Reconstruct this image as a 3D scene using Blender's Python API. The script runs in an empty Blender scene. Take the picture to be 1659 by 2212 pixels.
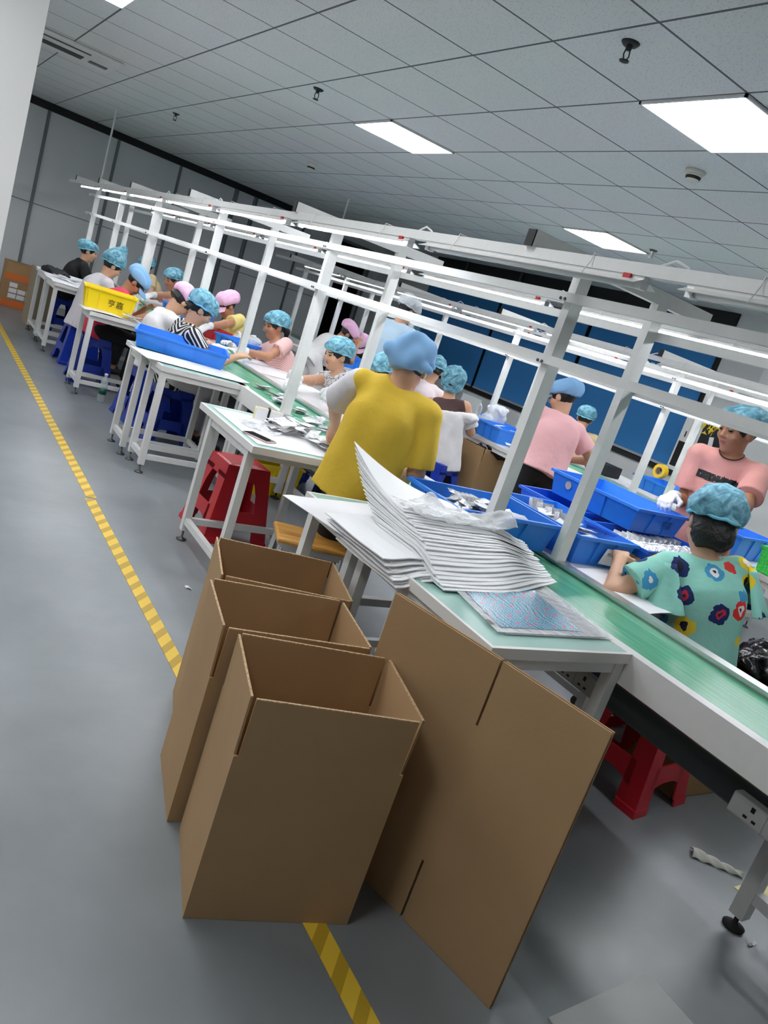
import bpy, bmesh, math, random
import numpy as np
from mathutils import Vector, Matrix
from mathutils.bvhtree import BVHTree
SC = bpy.context.scene
COL = SC.collection
random.seed(7)
PI = math.pi

# ------------------------------------------------------------------ camera, world, exposure
cam = bpy.data.cameras.new('camera')
cam.sensor_fit = 'VERTICAL'; cam.sensor_height = 24.0; cam.lens = 24.0 * 1670.2 / 2212.0
cam.clip_start = 0.05; cam.clip_end = 60
cam_o = bpy.data.objects.new('camera', cam); COL.objects.link(cam_o)
def cam_basis(a, b, c):
    ca, sa, cb, sb, cc, sc = math.cos(a), math.sin(a), math.cos(b), math.sin(b), math.cos(c), math.sin(c)
    fwd = Vector((sa*cb, ca*cb, -sb)); right = Vector((ca, -sa, 0)); up = right.cross(fwd)
    return right*cc + up*sc, -right*sc + up*cc, fwd
r_, u_, f_ = cam_basis(0.6180425, 0.23471279, 0.32730051)
cam_o.matrix_world = Matrix(((r_.x, u_.x, -f_.x, 0), (r_.y, u_.y, -f_.y, 0), (r_.z, u_.z, -f_.z, 1.5), (0, 0, 0, 1)))
SC.camera = cam_o
SC.view_settings.view_transform = 'Standard'
try: SC.view_settings.look = 'None'
except Exception: pass
SC.view_settings.exposure = 1.0
SC.view_settings.gamma = 1.0
SC.view_settings.use_curve_mapping = False
PANEL_POWER = 9.5
TUBE_POWER = 18.0
w = bpy.data.worlds.new('world'); SC.world = w; w.use_nodes = True
w.node_tree.nodes['Background'].inputs[0].default_value = (0.02, 0.022, 0.025, 1)
w.node_tree.nodes['Background'].inputs[1].default_value = 0.3

# ------------------------------------------------------------------ materials
def lin(c):
    return tuple(((x/255)/12.92 if x/255 <= .04045 else ((x/255+.055)/1.055)**2.4) for x in c)
MATS = {}
def mat(name, rgb, rough=.5, metal=0., nscale=0, namt=0., bscale=0, bstr=0., emit=0., alpha=1., trans=0., coat=0., spec=.5, sss=0.):
    if name in MATS: return MATS[name]
    m = bpy.data.materials.new(name); m.use_nodes = True
    nt = m.node_tree; p = nt.nodes['Principled BSDF']
    c = lin(rgb) + (1,)
    p.inputs['Base Color'].default_value = c
    p.inputs['Roughness'].default_value = rough; p.inputs['Metallic'].default_value = metal
    p.inputs['Alpha'].default_value = alpha; p.inputs['Transmission Weight'].default_value = trans
    p.inputs['Coat Weight'].default_value = coat; p.inputs['Specular IOR Level'].default_value = spec
    if emit:
        p.inputs['Emission Color'].default_value = c; p.inputs['Emission Strength'].default_value = emit
    if nscale or bscale:
        tc = nt.nodes.new('ShaderNodeTexCoord')
    if nscale:
        n = nt.nodes.new('ShaderNodeTexNoise'); n.inputs['Scale'].default_value = nscale; n.inputs['Detail'].default_value = 4
        nt.links.new(tc.outputs['Object'], n.inputs['Vector'])
        mr = nt.nodes.new('ShaderNodeMapRange'); mr.inputs['From Min'].default_value = .3; mr.inputs['From Max'].default_value = .7
        mr.inputs['To Min'].default_value = 1-namt; mr.inputs['To Max'].default_value = 1+namt*.5
        mx = nt.nodes.new('ShaderNodeMix'); mx.data_type = 'RGBA'; mx.blend_type = 'MULTIPLY'; mx.inputs['Factor'].default_value = 1
        mx.inputs[6].default_value = c
        nt.links.new(n.outputs['Fac'], mr.inputs['Value']); nt.links.new(mr.outputs['Result'], mx.inputs[7])
        nt.links.new(mx.outputs[2], p.inputs['Base Color'])
    if bscale:
        n2 = nt.nodes.new('ShaderNodeTexNoise'); n2.inputs['Scale'].default_value = bscale; n2.inputs['Detail'].default_value = 3
        nt.links.new(tc.outputs['Object'], n2.inputs['Vector'])
        b = nt.nodes.new('ShaderNodeBump'); b.inputs['Strength'].default_value = bstr; b.inputs['Distance'].default_value = .01
        nt.links.new(n2.outputs['Fac'], b.inputs['Height']); nt.links.new(b.outputs['Normal'], p.inputs['Normal'])
    MATS[name] = m
    return m
def nodes_of(m):
    nt = m.node_tree; return nt, nt.nodes['Principled BSDF'], nt.nodes.new, nt.links.new
def ramp(nt, stops, interp='CONSTANT'):
    r = nt.nodes.new('ShaderNodeValToRGB'); cr = r.color_ramp; cr.interpolation = interp
    while len(cr.elements) < len(stops): cr.elements.new(.5)
    for e, (pos, c) in zip(cr.elements, stops): e.position = pos; e.color = lin(c) + (1,)
    return r
def mathn(nt, op, a, b=None, c=None):
    n = nt.nodes.new('ShaderNodeMath'); n.operation = op
    for i, x in enumerate((a, b, c)):
        if x is None: continue
        if isinstance(x, (int, float)): n.inputs[i].default_value = x
        else: nt.links.new(x, n.inputs[i])
    return n.outputs[0]

white_paint = mat('white powder coat', (226, 226, 224), .35, nscale=30, namt=.03)
alu = mat('brushed aluminium', (205, 206, 206), .3, .75)
steel = mat('dark steel', (90, 90, 90), .4, .8)
black_plastic = mat('black plastic', (18, 18, 19), .45)
black_rubber = mat('black rubber', (30, 30, 30), .7)
laminate = mat('green laminate', (150, 192, 180), .3, nscale=6, namt=.05)
white_edge = mat('white edge band', (228, 226, 222), .4)
white_board = mat('white board', (228, 228, 230), .35)
card = mat('brown corrugated cardboard', (178, 144, 103), .85, nscale=4, namt=.07, bscale=60, bstr=.05)
card_edge = mat('cardboard edge', (205, 172, 132), .9, nscale=150, namt=.5)
card_in = mat('cardboard inner face', (176, 136, 93), .9, nscale=5, namt=.06)
blue_bin = mat('blue polypropylene', (44, 132, 236), .38, nscale=12, namt=.06)
blue_bin2 = mat('deep blue polypropylene', (30, 98, 220), .38, nscale=12, namt=.06)
yellow_pp = mat('yellow polypropylene', (250, 220, 12), .38)
blue_stool = mat('dark blue plastic', (18, 52, 160), .35)
red_stool = mat('red plastic', (196, 26, 42), .3)
foam = mat('white foam sheet', (244, 245, 246), .6, bscale=120, bstr=.04)
paper = mat('white paper', (235, 235, 238), .5)
ink = mat('black ink', (14, 14, 18), .6)
silver = mat('silver foil', (214, 214, 216), .28, .55, bscale=40, bstr=.5)
pack_white = mat('white packet film', (232, 232, 232), .22, bscale=40, bstr=.4)
clear_film = mat('clear plastic film', (240, 244, 246), .12, alpha=.30, bscale=30, bstr=.8)
frost_film = mat('frosted plastic film', (244, 246, 248), .10, alpha=.5, bscale=30, bstr=1.0)
tube_on = mat('lit tube', (246, 249, 255), .4, emit=TUBE_POWER)
tube_off = mat('unlit tube', (232, 232, 230), .25)
panel_on = mat('lit diffuser', (250, 252, 255), .4, emit=PANEL_POWER)
blind = mat('blue blind fabric', (48, 122, 184), .8, nscale=200, namt=.06)
wood = mat('varnished wood', (208, 150, 70), .3)
skin = mat('skin', (205, 158, 128), .5, nscale=14, namt=.05)
skin_dark = mat('tan skin', (176, 124, 94), .5, nscale=14, namt=.05)
hair_m = mat('black hair', (16, 14, 14), .45, bscale=90, bstr=.6)
eye_m = mat('dark eyes', (26, 20, 18), .3)
lip_m = mat('lips', (168, 92, 84), .45)
glove_m = mat('white knit glove', (232, 230, 232), .75, bscale=250, bstr=.2)
belt_grn = mat('green belt', (62, 150, 104), .22, nscale=3, namt=.12)

# wood grain
nt, p, N, L = nodes_of(wood)
tc = N('ShaderNodeTexCoord'); mp = N('ShaderNodeMapping'); mp.inputs['Scale'].default_value = (3, 60, 3)
nz = N('ShaderNodeTexNoise'); nz.inputs['Scale'].default_value = 2
L(tc.outputs['Object'], mp.inputs['Vector']); L(mp.outputs[0], nz.inputs['Vector'])
rr = ramp(nt, [(0.3, (168, 108, 40)), (0.65, (222, 168, 88))], 'LINEAR'); L(nz.outputs['Fac'], rr.inputs[0]); L(rr.outputs[0], p.inputs['Base Color'])
# belt: faint lengthwise streaks, reflections painted into the colour
nt, p, N, L = nodes_of(belt_grn)
tc = N('ShaderNodeTexCoord'); mp = N('ShaderNodeMapping'); mp.inputs['Scale'].default_value = (90, 2.0, 1)
nz = N('ShaderNodeTexNoise'); nz.inputs['Scale'].default_value = 1.2; nz.inputs['Detail'].default_value = 3
L(tc.outputs['Object'], mp.inputs['Vector']); L(mp.outputs[0], nz.inputs['Vector'])
rr = ramp(nt, [(0.3, (58, 154, 112)), (0.75, (126, 194, 160))], 'LINEAR'); L(nz.outputs['Fac'], rr.inputs[0]); L(rr.outputs[0], p.inputs['Base Color'])

# floor: grey epoxy
floor_m = mat('grey epoxy floor', (140, 146, 150), .3, spec=.75)
nt, p, N, L = nodes_of(floor_m)
tc = N('ShaderNodeTexCoord')
n1 = N('ShaderNodeTexNoise'); n1.inputs['Scale'].default_value = 1.1; n1.inputs['Detail'].default_value = 6; n1.inputs['Roughness'].default_value = .6
L(tc.outputs['Object'], n1.inputs['Vector'])
rr = ramp(nt, [(0.3, (120, 125, 128)), (0.7, (144, 150, 153))], 'LINEAR'); L(n1.outputs['Fac'], rr.inputs[0]); L(rr.outputs[0], p.inputs['Base Color'])
n2 = N('ShaderNodeTexNoise'); n2.inputs['Scale'].default_value = 3.5; n2.inputs['Detail'].default_value = 5
L(tc.outputs['Object'], n2.inputs['Vector'])
mr = N('ShaderNodeMapRange'); mr.inputs['To Min'].default_value = .285; mr.inputs['To Max'].default_value = .40
L(n2.outputs['Fac'], mr.inputs['Value']); L(mr.outputs[0], p.inputs['Roughness'])
bp = N('ShaderNodeBump'); bp.inputs['Strength'].default_value = .08; bp.inputs['Distance'].default_value = .02
n3 = N('ShaderNodeTexNoise'); n3.inputs['Scale'].default_value = 9
L(tc.outputs['Object'], n3.inputs['Vector']); L(n3.outputs['Fac'], bp.inputs['Height']); L(bp.outputs[0], p.inputs['Normal'])

# ceiling: metal tiles 0.607 m with thin dark joints
TX, TY, TS = 0.425, 0.058, 0.607
ceil_m = mat('ceiling tile', (200, 204, 204), .55)
nt, p, N, L = nodes_of(ceil_m)
tc = N('ShaderNodeTexCoord'); sx = N('ShaderNodeSeparateXYZ'); L(tc.outputs['Object'], sx.inputs[0])
def joint(sock, off):
    a = mathn(nt, 'FLOORED_MODULO', mathn(nt, 'SUBTRACT', sock, off), TS)
    d = mathn(nt, 'MINIMUM', a, mathn(nt, 'SUBTRACT', TS, a))
    return mathn(nt, 'LESS_THAN', d, .0065)
j = mathn(nt, 'MAXIMUM', joint(sx.outputs[0], TX), joint(sx.outputs[1], TY))
mx = N('ShaderNodeMix'); mx.data_type = 'RGBA'; mx.inputs[6].default_value = lin((222, 225, 224))+(1,); mx.inputs[7].default_value = lin((78, 82, 84))+(1,)
L(j, mx.inputs[0])
dots = N('ShaderNodeTexVoronoi'); dots.inputs['Scale'].default_value = 70; L(tc.outputs['Object'], dots.inputs['Vector'])
m2 = N('ShaderNodeMix'); m2.data_type = 'RGBA'; m2.blend_type = 'MULTIPLY'; m2.inputs[0].default_value = 1
dr = ramp(nt, [(0.0, (205, 205, 205)), (0.35, (255, 255, 255))], 'LINEAR'); L(dots.outputs['Distance'], dr.inputs[0])
L(mx.outputs[2], m2.inputs[6]); L(dr.outputs[0], m2.inputs[7]); L(m2.outputs[2], p.inputs['Base Color'])
wall_m = mat('off white wall', (214, 215, 214), .7, nscale=3, namt=.03)
panel_m = mat('grey white partition panel', (222, 225, 225), .45, nscale=2, namt=.03)
seam_m = mat('panel seam', (120, 124, 126), .5, .3)
trim_m = mat('black trim', (14, 15, 15), .6)
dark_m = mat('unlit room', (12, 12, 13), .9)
# tape: yellow with darker diagonal stripes
tape_m = mat('hazard tape', (232, 196, 62), .4)
nt, p, N, L = nodes_of(tape_m)
tc = N('ShaderNodeTexCoord'); sx = N('ShaderNodeSeparateXYZ'); L(tc.outputs['Object'], sx.inputs[0])
a = mathn(nt, 'ADD', mathn(nt, 'MULTIPLY', sx.outputs[1], 1.0), mathn(nt, 'MULTIPLY', sx.outputs[0], -1.1))
q = mathn(nt, 'LESS_THAN', mathn(nt, 'FLOORED_MODULO', a, .112), .05)
mx = N('ShaderNodeMix'); mx.data_type = 'RGBA'; mx.inputs[6].default_value = lin((240, 202, 66))+(1,); mx.inputs[7].default_value = lin((196, 160, 46))+(1,)
L(q, mx.inputs[0]); L(mx.outputs[2], p.inputs['Base Color'])

# ------------------------------------------------------------------ object helpers
def T(o, label=None, cat=None, group=None, kind=None):
    if label: o['label'] = label
    if cat: o['category'] = cat
    if group: o['group'] = group
    if kind: o['kind'] = kind
    return o
def empty(name, loc=(0, 0, 0), rz=0., label=None, cat=None, group=None):
    o = bpy.data.objects.new(name, None); COL.objects.link(o); o.location = loc; o.rotation_euler = (0, 0, rz)
    o.empty_display_size = .05
    return T(o, label, cat, group)
def world_loc(o):
    l = Vector(o.location)
    while o.parent: o = o.parent; l += Vector(o.location)
    return l
def link_mesh(name, me, mats, parent=None, smooth=False, origin=None):
    """verts are in world space; shifted to the parent's frame or to a base origin"""
    for m in (mats if isinstance(mats, (list, tuple)) else [mats]): me.materials.append(m)
    n = len(me.vertices); co = np.empty(n*3, np.float32); me.vertices.foreach_get('co', co); co = co.reshape(-1, 3)
    if parent is not None: off = np.array(world_loc(parent), np.float32)
    elif origin is not None: off = np.array(origin, np.float32)
    else:
        lo, hi = co.min(0), co.max(0); off = np.array([(lo[0]+hi[0])/2, (lo[1]+hi[1])/2, lo[2]], np.float32)
    co = co - off; me.vertices.foreach_set('co', co.ravel())
    if smooth: me.polygons.foreach_set('use_smooth', np.ones(len(me.polygons), bool))
    me.update()
    o = bpy.data.objects.new(name, me); COL.objects.link(o)
    if parent is not None: o.parent = parent
    else: o.location = off
    return o
class MB:
    def __init__(s): s.v, s.f, s.m = [], [], []
    def add(s, vs, fs, mi=0):
        b = len(s.v); s.v += [tuple(x) for x in vs]; s.f += [tuple(i+b for i in f) for f in fs]; s.m += [mi]*len(fs); return s
    def box(s, x0, y0, z0, x1, y1, z1, mi=0, fn=None):
        vs = [(x, y, z) for z in (z0, z1) for y in (y0, y1) for x in (x0, x1)]
        if fn: vs = [fn(*v) for v in vs]
        return s.add(vs, [(0, 2, 3, 1), (4, 5, 7, 6), (0, 1, 5, 4), (1, 3, 7, 5), (3, 2, 6, 7), (2, 0, 4, 6)], mi)
    def bar(s, a, b, w, h, mi=0, side=None):
        a, b = Vector(a), Vector(b); d = (b-a).normalized()
        sd = Vector(side) if side else d.cross(Vector((0, 0, 1)))
        if sd.length < 1e-4: sd = Vector((1, 0, 0))
        sd = (sd - d*sd.dot(d)).normalized(); up = sd.cross(d)
        vs = [p_ + sd*(i*w/2) + up*(k*h/2) for p_ in (a, b) for (i, k) in ((-1, -1), (1, -1), (1, 1), (-1, 1))]
        return s.add(vs, [(0, 1, 2, 3)[::-1], (4, 5, 6, 7), (0, 1, 5, 4), (1, 2, 6, 5), (2, 3, 7, 6), (3, 0, 4, 7)], mi)
    def tube(s, pts, r, n=10, mi=0, cap=True):
        pts = [Vector(p_) for p_ in pts]; rs = r if isinstance(r, (list, tuple)) else [r]*len(pts)
        rings = []; prev = None
        for i, p_ in enumerate(pts):
            d = (pts[min(i+1, len(pts)-1)] - pts[max(i-1, 0)]).normalized()
            if prev is None:
                x = d.cross(Vector((0, 0, 1)));
                if x.length < 1e-3: x = Vector((1, 0, 0))
            else: x = prev - d*prev.dot(d)
            x.normalize(); y = d.cross(x); prev = x
            rings.append([p_ + (x*math.cos(2*PI*k/n) + y*math.sin(2*PI*k/n))*rs[i] for k in range(n)])
        vs = [v for rg in rings for v in rg]
        fs = [(i*n+k, i*n+(k+1) % n, (i+1)*n+(k+1) % n, (i+1)*n+k) for i in range(len(pts)-1) for k in range(n)]
        if cap: fs += [tuple(range(n))[::-1], tuple(range((len(pts)-1)*n, len(pts)*n))]
        return s.add(vs, fs, mi)
    def lathe(s, prof, c=(0, 0, 0), n=24, mi=0):
        vs = [(c[0]+r*math.cos(2*PI*k/n), c[1]+r*math.sin(2*PI*k/n), c[2]+z) for r, z in prof for k in range(n)]
        fs = [(i*n+k, i*n+(k+1) % n, (i+1)*n+(k+1) % n, (i+1)*n+k) for i in range(len(prof)-1) for k in range(n)]
        fs += [tuple(range(n))[::-1], tuple(range((len(prof)-1)*n, len(prof)*n))]
        return s.add(vs, fs, mi)
    def grid(s, fn, nu, nv, mi=0):
        vs = [fn(i/nu, k/nv) for i in range(nu+1) for k in range(nv+1)]
        return s.add(vs, [(i*(nv+1)+k, (i+1)*(nv+1)+k, (i+1)*(nv+1)+k+1, i*(nv+1)+k+1) for i in range(nu) for k in range(nv)], mi)
    def sheet(s, fn, nu, nv, th, mi=0):
        """a thin solid sheet following fn(u,v), thickness th downward"""
        t = [Vector(fn(i/nu, k/nv)) for i in range(nu+1) for k in range(nv+1)]
        n = len(t); vs = t + [v - Vector((0, 0, th)) for v in t]; W_ = nv+1
        fs = [(i*W_+k, (i+1)*W_+k, (i+1)*W_+k+1, i*W_+k+1) for i in range(nu) for k in range(nv)]
        fs += [tuple(n+q_ for q_ in f[::-1]) for f in fs]
        rim = [i*W_ for i in range(nu+1)] + [nu*W_+k for k in range(1, nv+1)] + [i*W_+nv for i in range(nu-1, -1, -1)] + [k for k in range(nv-1, 0, -1)]
        fs += [(rim[i], rim[i]+n, rim[(i+1) % len(rim)]+n, rim[(i+1) % len(rim)]) for i in range(len(rim))]
        return s.add(vs, fs, mi)
    def build(s, name, mats, parent=None, smooth=False, bevel=0., origin=None, fix=True):
        me = bpy.data.meshes.new(name); me.from_pydata(s.v, [], s.f)
        me.polygons.foreach_set('material_index', s.m)
        if fix:
            b = bmesh.new(); b.from_mesh(me); bmesh.ops.recalc_face_normals(b, faces=b.faces); b.to_mesh(me); b.free()
        o = link_mesh(name, me, mats, parent, smooth, origin)
        if bevel:
            m = o.modifiers.new('bevel', 'BEVEL'); m.width = bevel; m.segments = 2; m.limit_method = 'ANGLE'; m.angle_limit = .6
        return o
def box(name, x0, y0, z0, x1, y1, z1, m, parent=None, bevel=0., **k):
    return MB().box(x0, y0, z0, x1, y1, z1).build(name, m, parent, bevel=bevel, **k)
KIDS = {}
def kids(o):
    return [c for c in bpy.data.objects if c.parent == o]
def copy_tree(o, parent=None, cache=None):
    if cache is None:
        cache = {}
        for c in bpy.data.objects:
            if c.parent: cache.setdefault(c.parent.name, []).append(c)
    c = o.copy(); COL.objects.link(c)
    if parent is not None: c.parent = parent
    for ch in cache.get(o.name, []): copy_tree(ch, c, cache)
    return c
def place(o, loc, rz=0., label=None, group=None):
    o.location = loc; o.rotation_euler = (0, 0, rz)
    if label: o['label'] = label
    if group: o['group'] = group
    return o
class Proto:
    """first use moves the prototype itself, later uses copy it"""
    def __init__(s, o): s.o, s.used = o, False
    def put(s, loc, rz=0., label=None, group=None, rx=0., ry=0., scale=None):
        o = copy_tree(s.o) if s.used else s.o
        s.used = True; o.location = loc; o.rotation_euler = (rx, ry, rz); o.scale = scale or (1, 1, 1)
        if label: o['label'] = label
        if group: o['group'] = group
        return o
def text_mesh(name, s, size, m, M4, parent=None, depth=.0, project=None, bold=0.):
    cu = bpy.data.curves.new('text', 'FONT'); cu.body = s; cu.size = size; cu.align_x = 'CENTER'; cu.align_y = 'CENTER'; cu.offset = bold
    o = bpy.data.objects.new('text', cu); COL.objects.link(o); bpy.context.view_layer.update()
    me = bpy.data.meshes.new_from_object(o.evaluated_get(bpy.context.evaluated_depsgraph_get()))
    bpy.data.objects.remove(o)
    me.materials.clear(); me.transform(M4)
    if project:
        tree, d = project
        for v in me.vertices:
            h = tree.ray_cast(v.co - d*.3, d)
            if h[0]: v.co = h[0] - d*.002
    return link_mesh(name, me, m, parent)
def frame4(o, x, y):
    x, y = Vector(x).normalized(), Vector(y).normalized(); z = x.cross(y)
    return Matrix(((x.x, y.x, z.x, o[0]), (x.y, y.y, z.y, o[1]), (x.z, y.z, z.z, o[2]), (0, 0, 0, 1)))
# ------------------------------------------------------------------ the setting
CZ = 2.85
def struct(o): return T(o, kind='structure')
struct(box('floor', -6, -3, -.1, 8.4, 16.2, 0, floor_m, origin=(0, 0, 0)))
struct(box('ceiling', -6, -3, CZ, 8.4, 16.2, CZ+.1, ceil_m, origin=(0, 0, 0)))
struct(box('wall_left', -6.1, -3, 0, -6, 16.2, CZ, wall_m))
struct(box('wall_front', -6, -3.1, 0, 8.4, -3, CZ, wall_m))
RX = 8.3
struct(box('wall_right', RX, -3, 0, RX+.1, 16.2, CZ, wall_m))
# end wall of partition panels, slightly out of square; local frame: u along the wall, z up
WA = math.atan(.17)
def W(u, d, z): # u = distance along wall from x=0, d = towards the room
    return (u*math.cos(WA) + d*math.sin(WA), 13.2 + u*math.sin(WA) - d*math.cos(WA), z)
def wbox(mb, u0, u1, d0, d1, z0, z1, mi=0): return mb.box(u0, d0, z0, u1, d1, z1, mi, fn=W)
D0, D1 = 7.05, 8.1
mb = MB(); wbox(mb, -6.3, D0, -.1, 0, 0, CZ); wbox(mb, D0, D1, -.1, 0, 2.62, CZ); wbox(mb, D1, 8.6, -.1, 0, 0, CZ)
struct(mb.build('wall_back', panel_m))
mb = MB()
for u in (-1.55, -.5, .55, 1.62, 2.68, 3.75, 4.85, 5.25, 6.35):
    wbox(mb, u-.022, u+.022, .0, .018, 0, 2.75)
    if u in (4.85, 5.25): wbox(mb, u-.06, u-.035, .0, .012, 0, 2.75)
struct(mb.build('trim_1', seam_m))
mb = MB(); wbox(mb, -6, D0, .0, .008, 1.418, 1.43); struct(mb.build('trim_2', seam_m))
mb = MB(); wbox(mb, -6, 6.1, .0, .05, 2.745, CZ); struct(mb.build('trim_3', trim_m))
# doorway into an unlit room, its darkness painted as near-black surfaces
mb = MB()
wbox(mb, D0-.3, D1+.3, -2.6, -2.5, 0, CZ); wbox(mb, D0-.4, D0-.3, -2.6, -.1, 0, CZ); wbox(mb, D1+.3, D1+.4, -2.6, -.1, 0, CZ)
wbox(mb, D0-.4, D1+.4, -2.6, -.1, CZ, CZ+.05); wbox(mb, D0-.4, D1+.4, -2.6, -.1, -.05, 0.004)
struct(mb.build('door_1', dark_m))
mb = MB(); wbox(mb, D0-.05, D0, -.1, .02, 0, 2.67); wbox(mb, D1, D1+.05, -.1, .02, 0, 2.67); wbox(mb, D0-.05, D1+.05, -.1, .02, 2.62, 2.67)
struct(mb.build('trim_4', seam_m))
# right wall: dark gap under the ceiling, window bay with blinds, dark sill line
struct(box('trim_5', RX-.03, 6.05, 2.7, RX, 12.6, CZ, trim_m))
mb = MB()
for y in (7.1, 8.6, 10.1, 11.6): mb.box(RX-.06, y-.03, 2.7, RX-.03, y+.03, CZ)
struct(mb.build('trim_6', steel))
struct(box('wall_right_pier', RX-.14, 4.0, 0, RX, 5.38, CZ, wall_m))
for i, (a, b) in enumerate(((10.42, 12.55), (8.32, 10.34), (6.12, 8.24))):
    win = struct(box('window_%d' % (i+1), RX-.02, a-.06, .84, RX-.002, b+.06, 2.45, trim_m))
    bl = box('roller_blind', RX-.045, a, .9, RX-.03, b, 2.4, blind)
    T(bl, ['blue roller blind pulled down over the window nearest the dark doorway', 'blue roller blind pulled down over the middle window of the right wall',
           'blue roller blind pulled down over the window beside the fire hose cabinet'][i], 'blind')
    mb = MB().box(RX-.055, a, .87, RX-.025, b, .9); mb.build('bottom_rail', alu, bl)
    mb = MB().tube([(RX-.05, a, 2.42), (RX-.05, b, 2.42)], .02); mb.build('roller_tube', alu, bl)
struct(box('trim_7', RX-.05, 6.0, .80, RX, 12.6, .855, trim_m))
# foreground column on the left
col = struct(box('wall_left_column', .0, 5.08, 0, .5, 5.6, CZ, mat('white column paint', (232, 231, 229), .6)))
# tape on the floor, two strips
T(box('floor_tape', 1.105, 4.42, .0005, 1.165, 13.0, .002, tape_m, origin=(1.135, 8, .0005)), 'long yellow striped floor tape running away past the tables', 'tape')
T(box('floor_tape', 1.09, .2, .0005, 1.152, 4.39, .002, tape_m, origin=(1.12, 2, .0005)), 'yellow striped floor tape passing under the cardboard boxes', 'tape')

# ------------------------------------------------------------------ ceiling fittings
def panel(ix, iy, label):
    x, y = TX+ix*TS, TY+iy*TS
    r = empty('ceiling_light', (x+TS/2, y+TS/2, CZ-.02), 0, label, 'ceiling light', 'square ceiling panel lights')
    mb = MB(); g = .012
    for a in ((x, y, x+TS, y+g), (x, y+TS-g, x+TS, y+TS), (x, y, x+g, y+TS), (x+TS-g, y, x+TS, y+TS)):
        mb.box(a[0], a[1], CZ-.014, a[2], a[3], CZ-.0005)
    mb.build('frame', white_paint, r)
    box('diffuser', x+g, y+g, CZ-.010, x+TS-g, y+TS-g, CZ-.001, panel_on, r)
panel(4, 4, 'large square ceiling light at the upper right of the photo')
panel(4, 9, 'square ceiling light in the middle of the ceiling above the left line')
panel(8, 9, 'square ceiling light above the farther line, seen past the lamp beam')
panel(0, 9, 'square ceiling light just peeking in at the top edge of the photo')
for i, (a, b) in enumerate(((0, 4), (8, 4), (-2, 1), (-2, 6), (-4, 6), (-4, 10), (-4, 14), (-4, 18), (-8, 9), (-8, 14), (-8, 18), (-8, 3))):  # unseen panels added to brighten the room; one follows a floor shadow
    panel(a, b, 'unseen square ceiling light added over the aisle or the near end of the room')
def lathe_thing(name, label, cat, loc, parts, group=None):
    r = empty(name, loc, 0, label, cat, group)
    for nm, prof, m in parts: MB().lathe(prof, loc, 20).build(nm, m, r, smooth=True)
    return r
for i, (x, y) in enumerate(((2.35, 2.72), (2.32, 5.7), (2.35, 9.5))):
    lb = ['black sprinkler head on the tile beside the large ceiling light', 'small black sprinkler head left of the middle ceiling light', 'tiny black sprinkler head near the back wall'][i]
    r = lathe_thing('sprinkler', lb, 'sprinkler', (x, y, CZ), [('escutcheon', [(.001, -.012), (.03, -.012), (.04, -.001), (.04, 0)], black_plastic),
        ('nozzle', [(.012, -.03), (.014, -.012), (.014, -.004)], black_plastic), ('deflector', [(.001, -.078), (.02, -.074), (.022, -.07), (.001, -.068)], black_plastic)], 'sprinkler heads')
    mb = MB()
    for s in (-1, 1): mb.tube([(x+s*.012, y, CZ-.028), (x+s*.016, y, CZ-.05), (x+s*.004, y, CZ-.072)], .003, 6)
    mb.build('yoke_arms', black_plastic, r)
r = lathe_thing('sprinkler', 'chrome sprinkler head near the farther line ceiling light', 'sprinkler', (5.75, 5.35, CZ), [('escutcheon', [(.001, -.012), (.03, -.012), (.04, -.001), (.04, 0)], steel), ('deflector', [(.001, -.078), (.02, -.074), (.022, -.07), (.001, -.068)], alu), ('nozzle', [(.01, -.07), (.014, -.012), (.014, -.004)], alu)], 'sprinkler heads')
cream = mat('cream plastic', (222, 220, 206), .4)
for i, (x, y) in enumerate(((3.75, 3.41), (3.78, 8.87))):
    r = lathe_thing('smoke_detector', ['cream smoke detector on the tile below the large ceiling light', 'small cream smoke detector far back above the left line'][i], 'smoke detector', (x, y, CZ),
        [('base', [(.055, -.022), (.06, -.015), (.06, 0)], cream), ('sensor_head', [(.002, -.06), (.035, -.06), (.045, -.03), (.045, -.022)], cream)], 'smoke detectors')
    MB().lathe([(.041, -.05), (.0455, -.038), (.0455, -.034)], (x, y, CZ), 20).build('sensor_slots', black_plastic, r)
# ceiling cassette air conditioner
ac = empty('air_conditioner', (.95, 8.4, CZ), 0, 'white ceiling air conditioner with a dark louvred slot beside the column', 'air conditioner')
box('housing', .35, 8.02, CZ-.03, 1.46, 8.78, CZ-.001, white_paint, ac, bevel=.012)
mb = MB()
for k in range(9): mb.box(.42, 8.40+k*.02, CZ-.036, 1.18, 8.411+k*.02, CZ-.029)
mb.build('louvre', mat('grey louvre', (60, 62, 64), .5), ac)
box('air_slot', .42, 8.14, CZ-.033, 1.2, 8.19, CZ-.0295, black_plastic, ac)
box('display_panel', 1.24, 8.44, CZ-.036, 1.4, 8.55, CZ-.0295, mat('smoked display', (70, 72, 74), .2), ac)

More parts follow.
